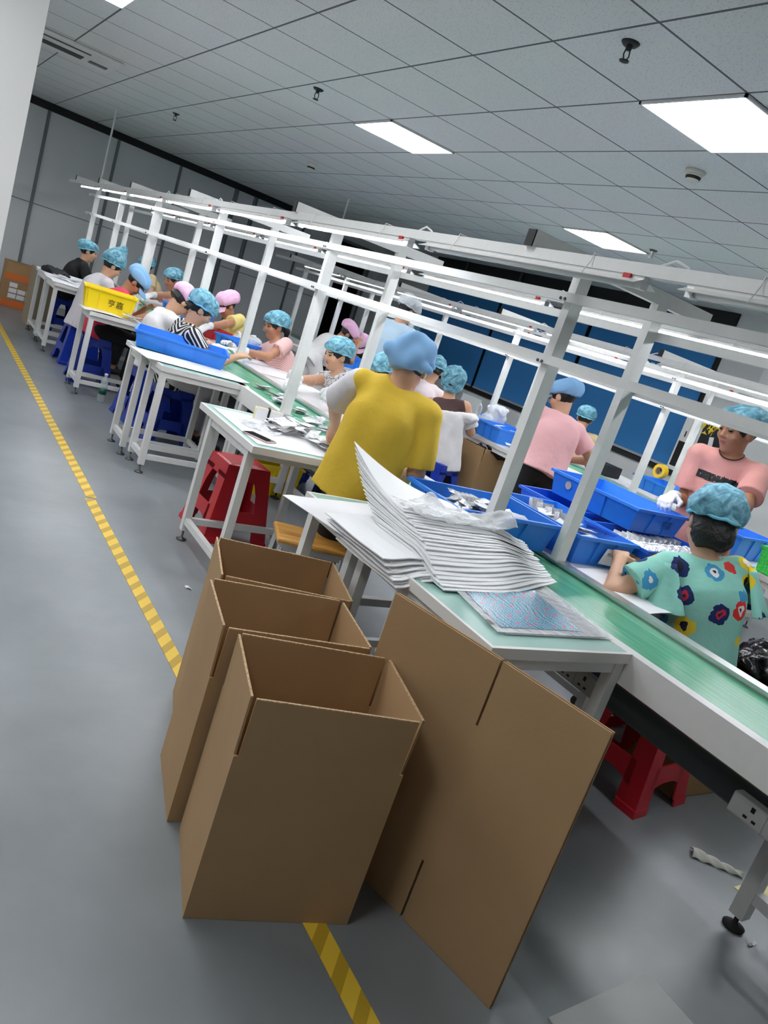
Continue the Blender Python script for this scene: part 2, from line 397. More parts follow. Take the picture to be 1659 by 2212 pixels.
# ------------------------------------------------------------------ tables
def leg_mb(x, y, z0, z1, s=.04): return MB().box(x-s/2, y-s/2, z0, x+s/2, y+s/2, z1)
def table(x0, x1, y0, y1, label, top_m, legs=None, zt=.75, group='workbenches along the conveyor', name='workbench', front_bar=True, low=True):
    r = empty(name, ((x0+x1)/2, (y0+y1)/2, 0), 0, label, 'table', group)
    box('tabletop', x0+.012, y0+.012, zt-.03, x1-.012, y1-.012, zt, top_m, r)
    mb = MB().box(x0, y0, zt-.034, x1, y0+.014, zt+.001).box(x0, y1-.014, zt-.034, x1, y1, zt+.001).box(x0, y0+.014, zt-.034, x0+.014, y1-.014, zt+.001).box(x1-.014, y0+.014, zt-.034, x1, y1-.014, zt+.001)
    mb.build('edge_band', white_edge, r)
    mb = MB(); i = .03
    ya, yb = legs if legs else (y0+i, y1-i); xa, xb = x0+i, x1-i
    for a in (ya, yb): mb.box(xa, a-.015, zt-.075, xb, a+.015, zt-.035)
    for a in (xa, xb): mb.box(a-.015, ya, zt-.075, a+.015, yb, zt-.035)
    mb.build('apron', white_paint, r)
    for x in (xa, xb):
        for y in (ya, yb):
            l = leg_mb(x, y, .06, zt-.035).build('leg', white_paint, r)
            MB().lathe([(.028, 0), (.03, .006), (.012, .014), (.006, .02), (.006, .06)], (x, y, 0), 14).build('levelling_foot', steel, l, smooth=True)
    mb = MB()
    for a in ((xa, xb) if low else (xb,)): mb.box(a-.015, ya+.02, .1, a+.015, yb-.02, .135)
    if front_bar:
        for a in (ya, yb): mb.box(xa+.02, a-.015, .1, xb-.02, a+.015, .135)
    mb.build('stretcher', white_paint, r)
    return r
table(1.50, 2.115, 1.41, 2.2, 'green topped workbench nearest the camera carrying the foam and patterned film', laminate, (1.44, 2.16))
table(1.50, 2.115, 2.21, 2.67, 'green topped workbench under the drooping white sheet, just before the person in yellow', laminate, (2.25, 2.60))
table(1.50, 2.115, 3.28, 4.10, 'green topped workbench with the phone and the packets, above the red stool', laminate, (3.36, 3.92))
table(1.54, 2.17, 5.07, 5.42, 'narrow workbench in front of the one with the blue tray', laminate, (5.10, 5.38))
table(1.50, 2.13, 5.44, 5.92, 'workbench under the shallow blue tray', laminate, (5.48, 5.80))
table(1.47, 2.1, 7.2, 7.72, 'workbench under the yellow tub', white_board, (7.24, 7.62))
table(1.44, 2.1, 9.05, 9.72, 'workbench near the back with a tall brown board behind it', white_board, (9.1, 9.66))
table(1.44, 2.1, 9.74, 10.5, 'last workbench before the back wall, black items on top', white_board, (9.78, 10.4))
# far side of the left line
table(2.61, 3.02, 1.86, 3.1, 'narrow table on the far side of the belt under the blue trays', white_board)
table(3.04, 3.74, 2.12, 3.1, 'table beside the floral blouse, crowded with blue trays', white_board)
table(2.61, 3.1, 4.25, 5.95, 'table across the belt in front of the patterned grey top', white_board)
table(2.61, 3.1, 6.0, 7.2, 'table across the belt beside the striped pink blouse', white_board)
table(2.61, 3.1, 7.3, 9.2, 'table across the belt in front of the yellow blouse with the badge', white_board)
table(2.61, 3.1, 9.3, 11.4, 'far table across the belt before the person in pale pink', white_board)
# second line
table(4.7, 5.31, 5.0, 6.1, 'table of the farther line with blue trays and a carton tucked beneath', white_board, low=False)
table(4.72, 5.31, 4.35, 4.98, 'table of the farther line hidden behind the standing person in pink', white_board)
table(4.72, 5.31, 1.9, 3.3, 'table of the farther line with the green basket', white_board)
table(4.7, 5.31, 7.0, 8.4, 'table of the farther line in front of the bent pink cap', white_board)
table(4.7, 5.31, 8.6, 10.2, 'far table of the farther line holding blue trays', white_board)

# ------------------------------------------------------------------ conveyors
def conveyor(xn, xf, y0, y1, label, legs_y):
    r = empty('belt_conveyor', ((xn+xf)/2, y0, 0), 0, label, 'conveyor')
    box('belt', xn+.02, y0, .725, xf-.02, y1, .732, belt_grn, r)
    mb = MB()
    mb.box(xn-.012, y0, .64, xn+.02, y1, .75); mb.box(xn+.02, y0, .735, xn+.035, y1, .75)
    mb.build('near_rail', white_paint, r)
    mb = MB(); mb.box(xf-.02, y0, .64, xf+.025, y1, .755); mb.box(xf-.035, y0, .742, xf-.02, y1, .755)
    mb.build('far_rail', alu, r)
    box('bed_plate', xn+.02, y0, .665, xf-.02, y1, .72, white_paint, r)
    for y in legs_y:
        for x in ((xn+.01, xf-.01) if y != .965 else (xf-.01,)):
            l = leg_mb(x, y, .05, .64, .05).build('leg', white_paint, r)
            MB().lathe([(.035, 0), (.037, .008), (.014, .016), (.008, .022), (.008, .05)], (x, y, 0), 16).build('levelling_foot', black_rubber, l, smooth=True)
        if y != .965: box('cross_brace', xn, y-.02, .12, xf, y+.02, .16, white_paint, r)
        else: box('cross_brace', xf-.03, y-.5, .12, xf+.01, y, .16, white_paint, r)
    return r
conveyor(2.12, 2.58, .2, 12.6, 'long conveyor with a green belt beside the nearer workbenches', (.965, 3.0, 5.0, 7.0, 9.0, 11.0))
conveyor(5.34, 5.80, 1.0, 12.6, 'farther parallel conveyor with a green belt, in front of the blue blinds', (2.0, 4.0, 6.0, 8.0, 10.0, 12.0))
# dark cable pipe and power strips under the near conveyor
pipe_m = mat('dark grey pipe', (74, 80, 82), .5)
MBp = MB().tube([(2.36, .3, .485), (2.36, 12.0, .485)], .046, 16)
o = MBp.build('cable_pipe', pipe_m, smooth=True); T(o, 'dark grey pipe running lengthwise under the green belt', 'pipe')
def strip(x, y, z, n, label):
    L_ = n*.085+.06
    r = empty('power_strip', (x, y, z), 0, label, 'power strip', 'power strips clipped under the belts')
    box('housing', x-.022, y-L_/2, z-.035, x+.022, y+L_/2, z+.035, mat('grey socket plastic', (182, 184, 182), .4), r, bevel=.008)
    for k in range(n):
        yy = y - (n-1)*.0425 + k*.085; mb = MB(); xx = x-.0225
        mb.box(xx-.001, yy-.006, z+.008, xx+.002, yy+.006, z+.024)
        mb.box(xx-.001, yy-.02, z-.018, xx+.002, yy-.008, z-.010); mb.box(xx-.001, yy+.008, z-.018, xx+.002, yy+.02, z-.010)
        mb.build('socket', black_plastic, r)
        if k: box('socket_seam', xx-.0008, yy-.043, z-.03, xx+.001, yy-.0415, z+.03, mat('socket line', (150, 152, 150), .5), r)
strip(2.25, .80, .51, 4, 'grey power strip hanging under the belt at the lower right edge')
strip(2.18, 1.66, .545, 3, 'grey power strip glimpsed under the near workbench')
strip(2.2, 4.72, .55, 3, 'small power strip under the belt behind the wooden stool')
strip(2.2, 3.75, .57, 3, 'power strip under the belt below the phone workbench')

# ------------------------------------------------------------------ overhead lamp frames
def frame_line(xn, xf, ys, label, xl, xr):
    r = empty('lamp_frame', ((xn+xf)/2, ys[0], .75), 0, label, 'frame')
    y_end = ys[-1]+.3; y_start = -.6
    for y in ys:
        for x in (xn, xf):
            p_ = MB().box(x-.03, y-.02, .75, x+.03, y+.02, 1.89).build('post', white_paint, r)
            MB().box(x-.045, y-.035, .751, x+.045, y+.035, .757).build('foot_plate', alu, p_)
            mb = MB()
            for z in (1.532, 1.772):
                for s in (-1, 1):
                    dx = -1 if x == xn else 1
                    mb.tube([(x+dx*.028, y+s*.012, z), (x+dx*.063, y+s*.012, z)], .006, 8)
            mb.build('bolts', steel, p_)
        cb = box('crossbeam', xl-.03, y-.02, 1.89, xr+.03, y+.02, 1.945, white_paint, r)
        MB().box(xl-.036, y-.021, 1.889, xl-.03, y+.021, 1.946).build('end_cap', black_plastic, cb)
    for z in (1.521, 1.757):
        for x in (xn-.045, xf+.045):
            z_ = z+.006*(x < xn); box('side_rail', x-.014, y_start, z_, x+.014, y_end, z_+.034, white_paint, r)
    for x in (xl, xr): box('lamp_beam', x-.02, y_start, 1.853, x+.02, y_end+.3, 1.89, white_paint, r)
    return r
Y1 = [.17, 2.25, 4.33, 6.4, 8.4, 10.0, 11.5]
frame_line(2.12, 2.57, Y1, 'white overhead frame with posts, rails and lamp beams over the nearer conveyor', 1.85, 2.85)
Y2 = [2.1, 4.2, 6.27, 8.25, 10.2, 11.6]
frame_line(5.34, 5.80, Y2, 'white overhead frame with posts and lamp beams over the farther conveyor', 5.05, 6.08)
def lamp_proto(on):
    r = empty('tube_lamp', (0, 0, 0), 0, 'x', 'lamp', 'tube lamps hung under the overhead frames')
    mb = MB(); Ln = .61
    mb.bar((0, -Ln, .006), (0, Ln, .006), .03, .012)
    for s in (-1, 1): mb.add([(s*.012, -Ln, .0), (s*.012, Ln, .0), (s*.05, Ln, -.017), (s*.05, -Ln, -.017), (s*.012, -Ln, .003), (s*.012, Ln, .003), (s*.052, Ln, -.015), (s*.052, -Ln, -.015)],
        [(0, 1, 2, 3), (7, 6, 5, 4), (0, 4, 5, 1), (3, 2, 6, 7), (0, 3, 7, 4), (1, 5, 6, 2)])
    mb.build('reflector', white_paint, r)
    MB().tube([(0, -.595, -.009), (0, .595, -.009)], .0125, 12).build('tube', tube_on if on else tube_off, r, smooth=True)
    for s in (-1, 1): MB().box(-.016, s*.595-.012, -.026, .016, s*.595+.012, .004).build('lamp_holder', alu, r)
    for y in (-.38, .38):
        MB().tube([(.05, y, -.018), (.026, y, .03), (.022, y, .056), (-.022, y, .056), (-.026, y, .03), (-.05, y, -.018)], .002, 5).build('cable_tie', white_paint, r)
    MB().tube([(0, -.59, .01), (0, -.64, .05), (.0, -.69, .07), (0, -.74, .055), (0, -.77, .02)], .004, 6).build('power_lead', white_paint, r)
    MB().box(-.024, -.56, -.002, -.014, -.53, .012).build('switch', mat('red switch', (190, 30, 30), .4), r)
    return r
lamp_on, lamp_off = Proto(lamp_proto(True)), Proto(lamp_proto(False))
ZL = 1.842
for i, y in enumerate((.93, 2.31)):
    lamp_off.put((1.85, y, ZL), 0, ['unlit tube lamp at the right edge of the nearer frame', 'long unlit tube lamp in the middle of the nearer frame, left beam'][i])
ordn = ['first', 'second', 'third', 'fourth', 'fifth', 'sixth', 'seventh', 'eighth', 'ninth', 'tenth']
for i in range(6):
    lamp_on.put((1.85, 3.67+1.375*i, ZL), 0, '%s lit tube lamp from the unlit ones on the left beam of the nearer frame' % ordn[i])
for i in range(8):
    lamp_on.put((2.85, .98+1.42*i, ZL), 0, '%s lit tube lamp from the right edge on the right beam of the nearer frame' % ordn[i])
for i in range(7):
    lamp_on.put((5.05, 2.2+1.375*i, ZL), 0, '%s lit tube lamp from the right on the left beam of the farther frame' % ordn[i])
for i in range(7):
    lamp_on.put((6.08, 2.0+1.375*i, ZL), 0, '%s lit tube lamp from the right on the right beam of the farther frame' % ordn[i])
# power conduits dropping from the ceiling
o = MB().tube([(2.08, 11.3, 1.95), (2.08, 11.3, CZ)], .012, 8).build('conduit', white_paint); T(o, 'thin white conduit from the ceiling to the far end of the nearer frame', 'conduit')
o = MB().tube([(5.05, 10.3, 1.9), (5.05, 10.3, CZ)], .012, 8).build('conduit', white_paint); T(o, 'thin white conduit from the ceiling to the farther frame', 'conduit')
# ------------------------------------------------------------------ smooth solids (people, cloth): signed distance fields -> one surface
def V(*a): return np.array(a, float)
def unit(v): return v/max(np.linalg.norm(v), 1e-9)
class Solid:
    def __init__(s): s.p = []
    def cap(s, a, b, r1, r2, k=.02, ax=None, sc=1., fa=False, fb=False, m=0):
        a, b = np.array(a, float), np.array(b, float); d = b-a; L2 = max(d@d, 1e-9); u = d/math.sqrt(L2)
        def fn(X, Y, Z):
            x, y, z = X-a[0], Y-a[1], Z-a[2]
            if ax is not None:
                w_ = (x*ax[0]+y*ax[1]+z*ax[2])*(1/sc-1); x, y, z = x+w_*ax[0], y+w_*ax[1], z+w_*ax[2]
            t = np.clip((x*d[0]+y*d[1]+z*d[2])/L2, 0, 1)
            q = np.sqrt((x-t*d[0])**2+(y-t*d[1])**2+(z-t*d[2])**2) - (r1+(r2-r1)*t)
            if ax is not None: q = q*(.5+.5*sc)
            if fb: q = np.maximum(q, (X-b[0])*u[0]+(Y-b[1])*u[1]+(Z-b[2])*u[2])
            if fa: q = np.maximum(q, -((X-a[0])*u[0]+(Y-a[1])*u[1]+(Z-a[2])*u[2]))
            return q
        R_ = max(r1, r2); s.p.append(('u', fn, np.minimum(a, b)-R_, np.maximum(a, b)+R_, k)); return s
    def ell(s, c, r, ax, k=.015, op='u'):
        c = np.array(c, float); A = np.array(ax, float); r = np.array(r, float)
        def fn(X, Y, Z):
            x, y, z = X-c[0], Y-c[1], Z-c[2]
            q = [(x*A[i][0]+y*A[i][1]+z*A[i][2])/r[i] for i in range(3)]
            k0 = np.sqrt(q[0]**2+q[1]**2+q[2]**2)
            k1 = np.sqrt((q[0]/r[0])**2+(q[1]/r[1])**2+(q[2]/r[2])**2)+1e-6
            return k0*(k0-1)/k1
        e = np.sqrt(((A*r[:, None])**2).sum(0)); s.p.append((op, fn, c-e, c+e, k)); return s
    def cut(s, c, n):
        c, n = np.array(c, float), unit(np.array(n, float))
        s.p.append(('c', lambda X, Y, Z: (X-c[0])*n[0]+(Y-c[1])*n[1]+(Z-c[2])*n[2], None, None, 0)); return s
    def noise(s, amp, freq, seed=0, ax=None):
        rg = np.random.RandomState(seed); ks = [(unit(rg.normal(size=3))*freq*rg.uniform(.6, 1.6), rg.uniform(0, 6.28)) for _ in range(6)]
        if ax is not None: ks = [(k_ - .75*(k_@ax)*ax, ph) for k_, ph in ks]
        def fn(X, Y, Z):
            t = 0
            for k_, ph in ks: t = t + np.sin(X*k_[0]+Y*k_[1]+Z*k_[2]+ph+1.3*np.sin((X*k_[1]-Y*k_[2]+Z*k_[0])*.7))
            return t*(amp/3)
        s.p.append(('n', fn, None, None, 0)); return s
    def mesh(s, h):
        los = [q[2] for q in s.p if q[0] == 'u']; his = [q[3] for q in s.p if q[0] == 'u']
        lo = np.min(los, 0)-3*h-.012; hi = np.max(his, 0)+3*h+.012
        n = np.ceil((hi-lo)/h).astype(int)+1
        ax = [(lo[i]+h*np.arange(n[i])).astype(np.float32) for i in range(3)]
        F = np.full(n, .3, np.float32)
        for op, fn, a, b, k in s.p:
            if a is None: sl = tuple(slice(0, n[i]) for i in range(3))
            else:
                pad = k+2*h+.004
                i0 = np.clip(np.floor((a-pad-lo)/h).astype(int), 0, n); i1 = np.clip(np.ceil((b+pad-lo)/h).astype(int)+1, 0, n)
                sl = tuple(slice(i0[i], i1[i]) for i in range(3))
            X = ax[0][sl[0]][:, None, None]; Y = ax[1][sl[1]][None, :, None]; Z = ax[2][sl[2]][None, None, :]
            d = fn(X, Y, Z); f = F[sl]
            if op == 'u':
                if k > 0:
                    t = np.clip(.5+.5*(f-d)/k, 0, 1); F[sl] = f*(1-t)+d*t-k*t*(1-t)
                else: F[sl] = np.minimum(f, d)
            elif op == 's':
                t = np.clip(.5-.5*(f+d)/k, 0, 1); F[sl] = f*(1-t)-d*t+k*t*(1-t)
            elif op == 'c': F[sl] = np.maximum(f, d)
            elif op == 'n': F[sl] = f+d
        F[0], F[-1], F[:, 0], F[:, -1], F[:, :, 0], F[:, :, -1] = .1, .1, .1, .1, .1, .1
        S = F < 0
        C = lambda A, i, j, k: A[i:n[0]-1+i, j:n[1]-1+j, k:n[2]-1+k]
        cnt = sum(C(S, i, j, k).astype(np.int8) for i in (0, 1) for j in (0, 1) for k in (0, 1))
        act = (cnt > 0) & (cnt < 8); idx = np.full(act.shape, -1, np.int32); I, J, K = np.nonzero(act); idx[I, J, K] = np.arange(len(I))
        pos = np.zeros((len(I), 3), np.float32); num = np.zeros(len(I), np.float32)
        cor = {(i, j, k): F[I+i, J+j, K+k] for i in (0, 1) for j in (0, 1) for k in (0, 1)}
        for d in range(3):
            for a in (0, 1):
                for b in (0, 1):
                    c0 = [a, b]; c0.insert(d, 0); c1 = list(c0); c1[d] = 1
                    f0, f1 = cor[tuple(c0)], cor[tuple(c1)]; x = (f0 < 0) != (f1 < 0)
                    t = np.where(x, f0/np.where(x, f0-f1, 1), 0)
                    for e in range(3): pos[:, e] += np.where(x, c0[e] + (t if e == d else 0), 0)
                    num += x
        pos /= num[:, None]; pos += np.stack([I, J, K], 1); pos = pos*h+lo
        quads = []
        for d in range(3):
            o1, o2 = (d+1) % 3, (d+2) % 3
            s0 = [slice(1, n[0]-1), slice(1, n[1]-1), slice(1, n[2]-1)]; s0[d] = slice(0, n[d]-1); s1 = list(s0); s1[d] = slice(1, n[d])
            A, B = S[tuple(s0)], S[tuple(s1)]; E = np.argwhere(A != B)
            if not len(E): continue
            fl = A[tuple(E.T)]; E = E + np.array([0 if i == d else 1 for i in range(3)])
            def g(a, b):
                q = E.copy(); q[:, o1] -= a; q[:, o2] -= b; return idx[q[:, 0], q[:, 1], q[:, 2]]
            Q = np.stack([g(1, 1), g(0, 1), g(0, 0), g(1, 0)], 1); Q[~fl] = Q[~fl][:, ::-1]; quads.append(Q)
        return pos, np.concatenate(quads)
    def build(s, name, mats, h, parent=None, paint=None, origin=None):
        v, q = s.mesh(h); me = bpy.data.meshes.new(name)
        me.vertices.add(len(v)); me.vertices.foreach_set('co', v.astype(np.float32).ravel())
        me.loops.add(q.size); me.loops.foreach_set('vertex_index', q.astype(np.int32).ravel())
        me.polygons.add(len(q)); me.polygons.foreach_set('loop_start', np.arange(0, q.size, 4, dtype=np.int32))
        me.update(calc_edges=True); me.validate()
        if paint is not None: me.polygons.foreach_set('material_index', paint(v[q].mean(1)).astype(np.int32))
        return link_mesh(name, me, mats, parent, smooth=True, origin=origin)

def ik(S, W_, l1, l2, hint):
    d = W_-S; L = np.linalg.norm(d); L = min(L, (l1+l2)*.999); u = unit(d); W_ = S+u*L
    a = (l1*l1-l2*l2+L*L)/(2*L); hgt = math.sqrt(max(l1*l1-a*a, 0)); p_ = hint-u*(hint@u)
    return S+u*a+unit(p_)*hgt, W_
def hand(s, Wr, d, nrm, side, curl=.5, k=.006, spread=.0, sc=1.):
    """palm + five fingers; d = along the hand, nrm = palm normal, side = direction of the thumb"""
    d, nrm = unit(d), unit(nrm-d*(nrm@unit(d))); side = unit(side-d*(side@d)-nrm*(side@nrm))
    s.cap(Wr-d*.02, Wr+d*.03*sc, .024*sc, .028*sc, .012, ax=nrm, sc=.7)
    for q in (-.026, -.009, .009, .026): s.cap(Wr+d*.02*sc+side*q*.7*sc, Wr+d*.082*sc+side*q*sc, .0135*sc, .0115*sc, .01)
    for i, (q, L) in enumerate(((.028, .068), (.0095, .077), (-.0095, .072), (-.028, .056))):
        b = Wr+d*.084*sc+side*q*sc; dd = d+side*q*spread*8
        for j, fr in enumerate((.42, .33, .25)):
            an = curl*(.55+.85*j); di = unit(dd)*math.cos(an)+nrm*math.sin(an); e = b+di*L*fr*sc
            s.cap(b, e, (.0098-.0009*j)*sc, (.0090-.0011*j)*sc, k); b = e
    b = Wr+d*.028*sc+side*.026*sc; m_ = b+(d*.5+side*.62+nrm*.35)*.048*sc; e = m_+(d*.85+nrm*.45-side*.05)*.034*sc
    s.cap(b, m_, .0135*sc, .0112*sc, .01); s.cap(m_, e, .0108*sc, .0086*sc, k)

net_cap = mat('blue bouffant net', (104, 186, 214), .75, alpha=.86)
nt, p, N, L = nodes_of(net_cap)
tc = N('ShaderNodeTexCoord'); vo = N('ShaderNodeTexNoise'); vo.inputs['Scale'].default_value = 17; vo.inputs['Detail'].default_value = 4; vo.inputs['Distortion'].default_value = 1.6
L(tc.outputs['Object'], vo.inputs['Vector'])
rr = ramp(nt, [(0.34, (76, 128, 148)), (0.52, (112, 172, 192)), (0.70, (156, 208, 222))], 'LINEAR'); L(vo.outputs['Fac'], rr.inputs[0]); L(rr.outputs[0], p.inputs['Base Color'])
bp = N('ShaderNodeBump'); bp.inputs['Strength'].default_value = .5; bp.inputs['Distance'].default_value = .012
L(vo.outputs['Fac'], bp.inputs['Height']); L(bp.outputs[0], p.inputs['Normal'])
net_rim = mat('blue net band', (120, 200, 226), .7)
cloth_blue = mat('light blue cloth', (132, 178, 222), .8, bscale=500, bstr=.1)
cloth_pink = mat('pink cloth', (232, 184, 216), .8, bscale=500, bstr=.1)
clear_cap = mat('pale translucent cap', (222, 228, 234), .5, alpha=.6)
def cloth(name, rgb, **k): return mat(name, rgb, .85, bscale=15, bstr=.55, **k)
trousers_black = cloth('black trousers cloth', (22, 22, 24)); shoe_m = mat('dark shoe', (40, 40, 44), .6)
trousers_white = cloth('white trousers cloth', (226, 224, 222))

def person(label, H, P, yaw, hyaw=None, hp=15, lw=None, rw=None, feet=None, stand=False, shirt=None, sleeve=.5, loose=.0, pants=None,
           cap='net', cap_m=None, hair='short', gloves='', h=.009, sw=.165, sk=None, lefts=None, collar=.0, hem=.10, curl=.55, group=None, eh=None, wr=1., hs=1., sleeves=True, top=None, shoes=None, nk=.14, drop=0., puff=1., hairlow=0., pitchroll=0.):
    H, P = V(*H), V(*P); sk = sk or skin
    r = empty('person', (P[0], P[1], 0), 0, label, 'person', group)
    ya = math.radians(yaw); hy = math.radians(hyaw if hyaw is not None else yaw); pr = math.radians(hp); up = V(0, 0, 1)
    F = V(math.cos(ya), math.sin(ya), 0)
    hd = V(math.cos(hy), math.sin(hy), 0); hf = hd*math.cos(pr)-up*math.sin(pr); hr = unit(np.cross(hd, up)); hu = np.cross(hr, hf)
    T0 = unit(H-P); Nk = H-unit(.55*hu+.45*T0)*nk; T_ = unit(Nk-P); f = unit(F-T_*(F@T_)); R = np.cross(f, T_)
    C = P+(Nk-P)*.6-f*.04
    Sl, Sr = Nk-T_*.055-R*sw, Nk-T_*.055+R*sw
    lw = V(*lw) if lw is not None else P+F*.42-R*.12+up*.25; rw = V(*rw) if rw is not None else P+F*.42+R*.12+up*.25
    e0 = -R*.5-up*.8-F*.25; e1 = R*.5-up*.8-F*.25
    if eh: e0, e1 = V(*eh[0]), V(*eh[1])
    El, lw = ik(Sl, lw, .27, .25, e0); Er, rw = ik(Sr, rw, .27, .25, e1)
    Hl, Hr = P-R*.078-up*.02, P+R*.078-up*.02
    if stand:
        Al, Ar = V(P[0], P[1], 0)-R*.11+up*.08, V(P[0], P[1], 0)+R*.11+up*.08
        Al = V(*feet[0]) if feet else Al-F*.05; Ar = V(*feet[1]) if feet else Ar+F*.05
        leg = (P[2]-.08)/2*1.02; Kl, Al = ik(Hl, Al, leg, leg, F); Kr, Ar = ik(Hr, Ar, leg, leg, F)
    else:
        Al = V(*feet[0]) if feet else Hl+F*.36-R*.03-up*(Hl[2]-.08); Ar = V(*feet[1]) if feet else Hr+F*.36+R*.03-up*(Hr[2]-.08)
        Kl, Al = ik(Hl, Al, .41, .42, F+up*.6); Kr, Ar = ik(Hr, Ar, .41, .42, F+up*.6)
    b = Solid()
    b.cap(P, C, .115, .12, ax=f, sc=.68).cap(C, Nk-T_*.1, .125, .085, ax=f, sc=.68, k=.04).cap(Sl*.9+Nk*.1, Sr*.9+Nk*.1, .048, .048, k=.05)
    b.cap(Nk-T_*.03, H-hu*.055-hf*.015, .052, .050, k=.03)
    for S, E, Wr in ((Sl, El, lw), (Sr, Er, rw)): b.cap(S, E, .047, .039, .02).cap(E, Wr, .039, .026, .02)
    for Hh, K, A in ((Hl, Kl, Al), (Hr, Kr, Ar)):
        b.cap(Hh, K, .078, .054, .03).cap(K, A, .052, .034, .02).cap(A-F*.02-up*.04, A+F*.13-up*.055, .032, .024, .02)
    hx = (hr, hf, hu)
    def at(x, y, z): return H+(hr*x+hf*y+hu*z)*hs
    b.ell(at(0, -.005, .025), V(.074, .094, .092)*hs, hx, .02).ell(at(0, .03, -.045), V(.058, .058, .066)*hs, hx, .03).ell(at(0, .052, -.092), V(.027, .026, .02)*hs, hx, .02)
    for s_ in (-1, 1):
        b.ell(at(s_*.038, .062, -.025), V(.024, .022, .022)*hs, hx, .02)                 # cheeks
        b.ell(at(s_*.031, .093, .008), V(.014, .009, .008)*hs, hx, .008, 's')              # eye sockets
        b.ell(at(s_*.031, .080, .008), V(.0125, .0125, .0115)*hs, hx, .002)                # eyes
        b.cap(at(s_*.016, .086, .027), at(s_*.045, .076, .026), .008*hs, .006*hs, .008)     # brows
        b.ell(at(s_*.076, -.008, -.006), V(.010, .019, .032)*hs, (hr, unit(hf+s_*hr*.5), hu), .006)
    b.cap(at(0, .085, .014), at(0, .100, -.020), .008*hs, .012*hs, .008)
    for s_ in (-1, 1): b.ell(at(s_*.011, .092, -.024), V(.009, .010, .007)*hs, hx, .004)
    b.ell(at(0, .080, -.050), V(.023, .012, .006)*hs, hx, .004).ell(at(0, .078, -.061), V(.020, .012, .007)*hs, hx, .003)
    for q, S, E, Wr, sd, sg in (('l', Sl, El, lw, R, -1), ('r', Sr, Er, rw, -R, 1)):
        dr = unit(unit(Wr-E)-up*.25)
        if q not in gloves: hand(b, Wr, dr, -up+R*(-sg)*.25, sd, curl)
    def paint(c):
        q = c-H; x, y, z = (q@hr)/hs, (q@hf)/hs, (q@hu)/hs
        m = np.zeros(len(c), int)
        fr = y > .055
        m[fr & (((np.abs(x)-.031)/.0125)**2+((z-.008)/.0058)**2 < 1)] = 1
        m[fr & (((np.abs(x)-.032)/.020)**2+((z-.030-.0)/.0052)**2 < 1)] = 2
        m[fr & ((x/.022)**2+((z+.055)/.0105)**2 < 1)] = 3
        return m
    b.build('body', [sk, eye_m, hair_m, lip_m], h, r, paint)
    # hair
    hs_ = Solid()
    hs_.ell(at(0, -.012, .030), V(.084, .098, .096)*hs, hx, .01)
    if hair == 'long': hs_.cap(at(0, -.06, .0), at(0, -.085, -.10), .06, .05, .03)
    if hair == 'bob': hs_.ell(at(0, -.045, -.045), V(.082, .066, .075)*hs, hx, .03)
    if hair == 'bun': hs_.ell(at(0, -.085, -.045), V(.06, .04, .06), hx, .02)
    hs_.ell(at(0, .115, -.035), V(.075, .095, .085)*hs, hx, .01, 's')
    for s_ in (-1, 1): hs_.ell(at(s_*.085, .005, -.035), V(.022, .04, .045)*hs, hx, .008, 's')
    hs_.cut(at(0, -.05, -.052-hairlow), -(hu-hf*.35) if hair == 'short' else -(hu*1.0))
    if hair == 'tail': hs_.cap(at(0, -.10, -.02), at(0, -.135, -.05), .022, .028, .01).cap(at(0, -.135, -.05), at(.01, -.13, -.13), .028, .014, .02)
    hs_.noise(.002, 160, 3); hs_.build('hair', hair_m, max(.006, h*.75), r)
    # head covering
    hh = max(.0055, h*.72)
    if cap == 'net':
        c = Solid(); c.ell(at(0, -.022, .062), V(.108, .128, .088*min(puff, 1.15))*hs, hx, .02).ell(at(0, -.075, .035), V(.085, .06, .06)*hs, hx, .05)
        if puff > 1.3: c.ell(at(0, -.03, .15), V(.050, .055, .10)*hs, hx, .08)
        if drop: c.ell(at(0, -.035, -.02), V(.092, .088, .095)*hs, hx, .05)
        c.cut(at(0, .0, .028-drop*.35), -(hu+hf*(-.28-drop*9))); c.noise(.0045*wr, 75, int(H[1]*10)); o = c.build('net_cap', cap_m or net_cap, hh, r)
        n_ = 28; mb = MB()
        if not drop: mb.tube([at(.098*math.cos(a), -.02+.112*math.sin(a), .030+.28*(-.02+.112*math.sin(a))-.004*math.sin(a*9)) for a in [2*PI*i/n_ for i in range(n_+1)]], .0075, 7, cap=False)
        if not drop: mb.build('elastic_band', net_rim if cap_m is None else cap_m, o, smooth=True)
    elif cap in ('cloth', 'wrap'):
        c = Solid()
        if cap == 'wrap': c.ell(at(0, -.03, .045), V(.100, .115, .092)*hs, hx, .03).ell(at(0, -.075, .0), V(.075, .05, .065)*hs, hx, .06); c.cap(at(-.102, -.05, .035), at(.102, -.06, .0), .014, .016, .012).cap(at(-.09, -.085, .015), at(.09, -.09, -.03), .030, .026, .01).ell(at(.102, -.05, .012), V(.022, .025, .02), hx, .02).ell(at(-.102, -.045, .035), V(.022, .025, .018), hx, .02); c.cut(at(0, -.05, -.045), -(hu-hf*.25))
        else:
            c.ell(at(0, -.028, .062), V(.106, .132, .082)*hs, hx, .02).ell(at(0, -.085, .045), V(.085, .058, .055)*hs, hx, .05); c.cut(at(0, 0, .026), -(hu-hf*.25))
        if cap == 'wrap': c.noise(.010, 30, 3)
        # pleats running front to back
        if cap == 'cloth': c.p.append(('n', lambda X, Y, Z, H=H: .0026*np.sin(((X-H[0])*hr[0]+(Y-H[1])*hr[1]+(Z-H[2])*hr[2])*190 + 8*((X-H[0])*hf[0]+(Y-H[1])*hf[1]+(Z-H[2])*hf[2])), None, None, 0))
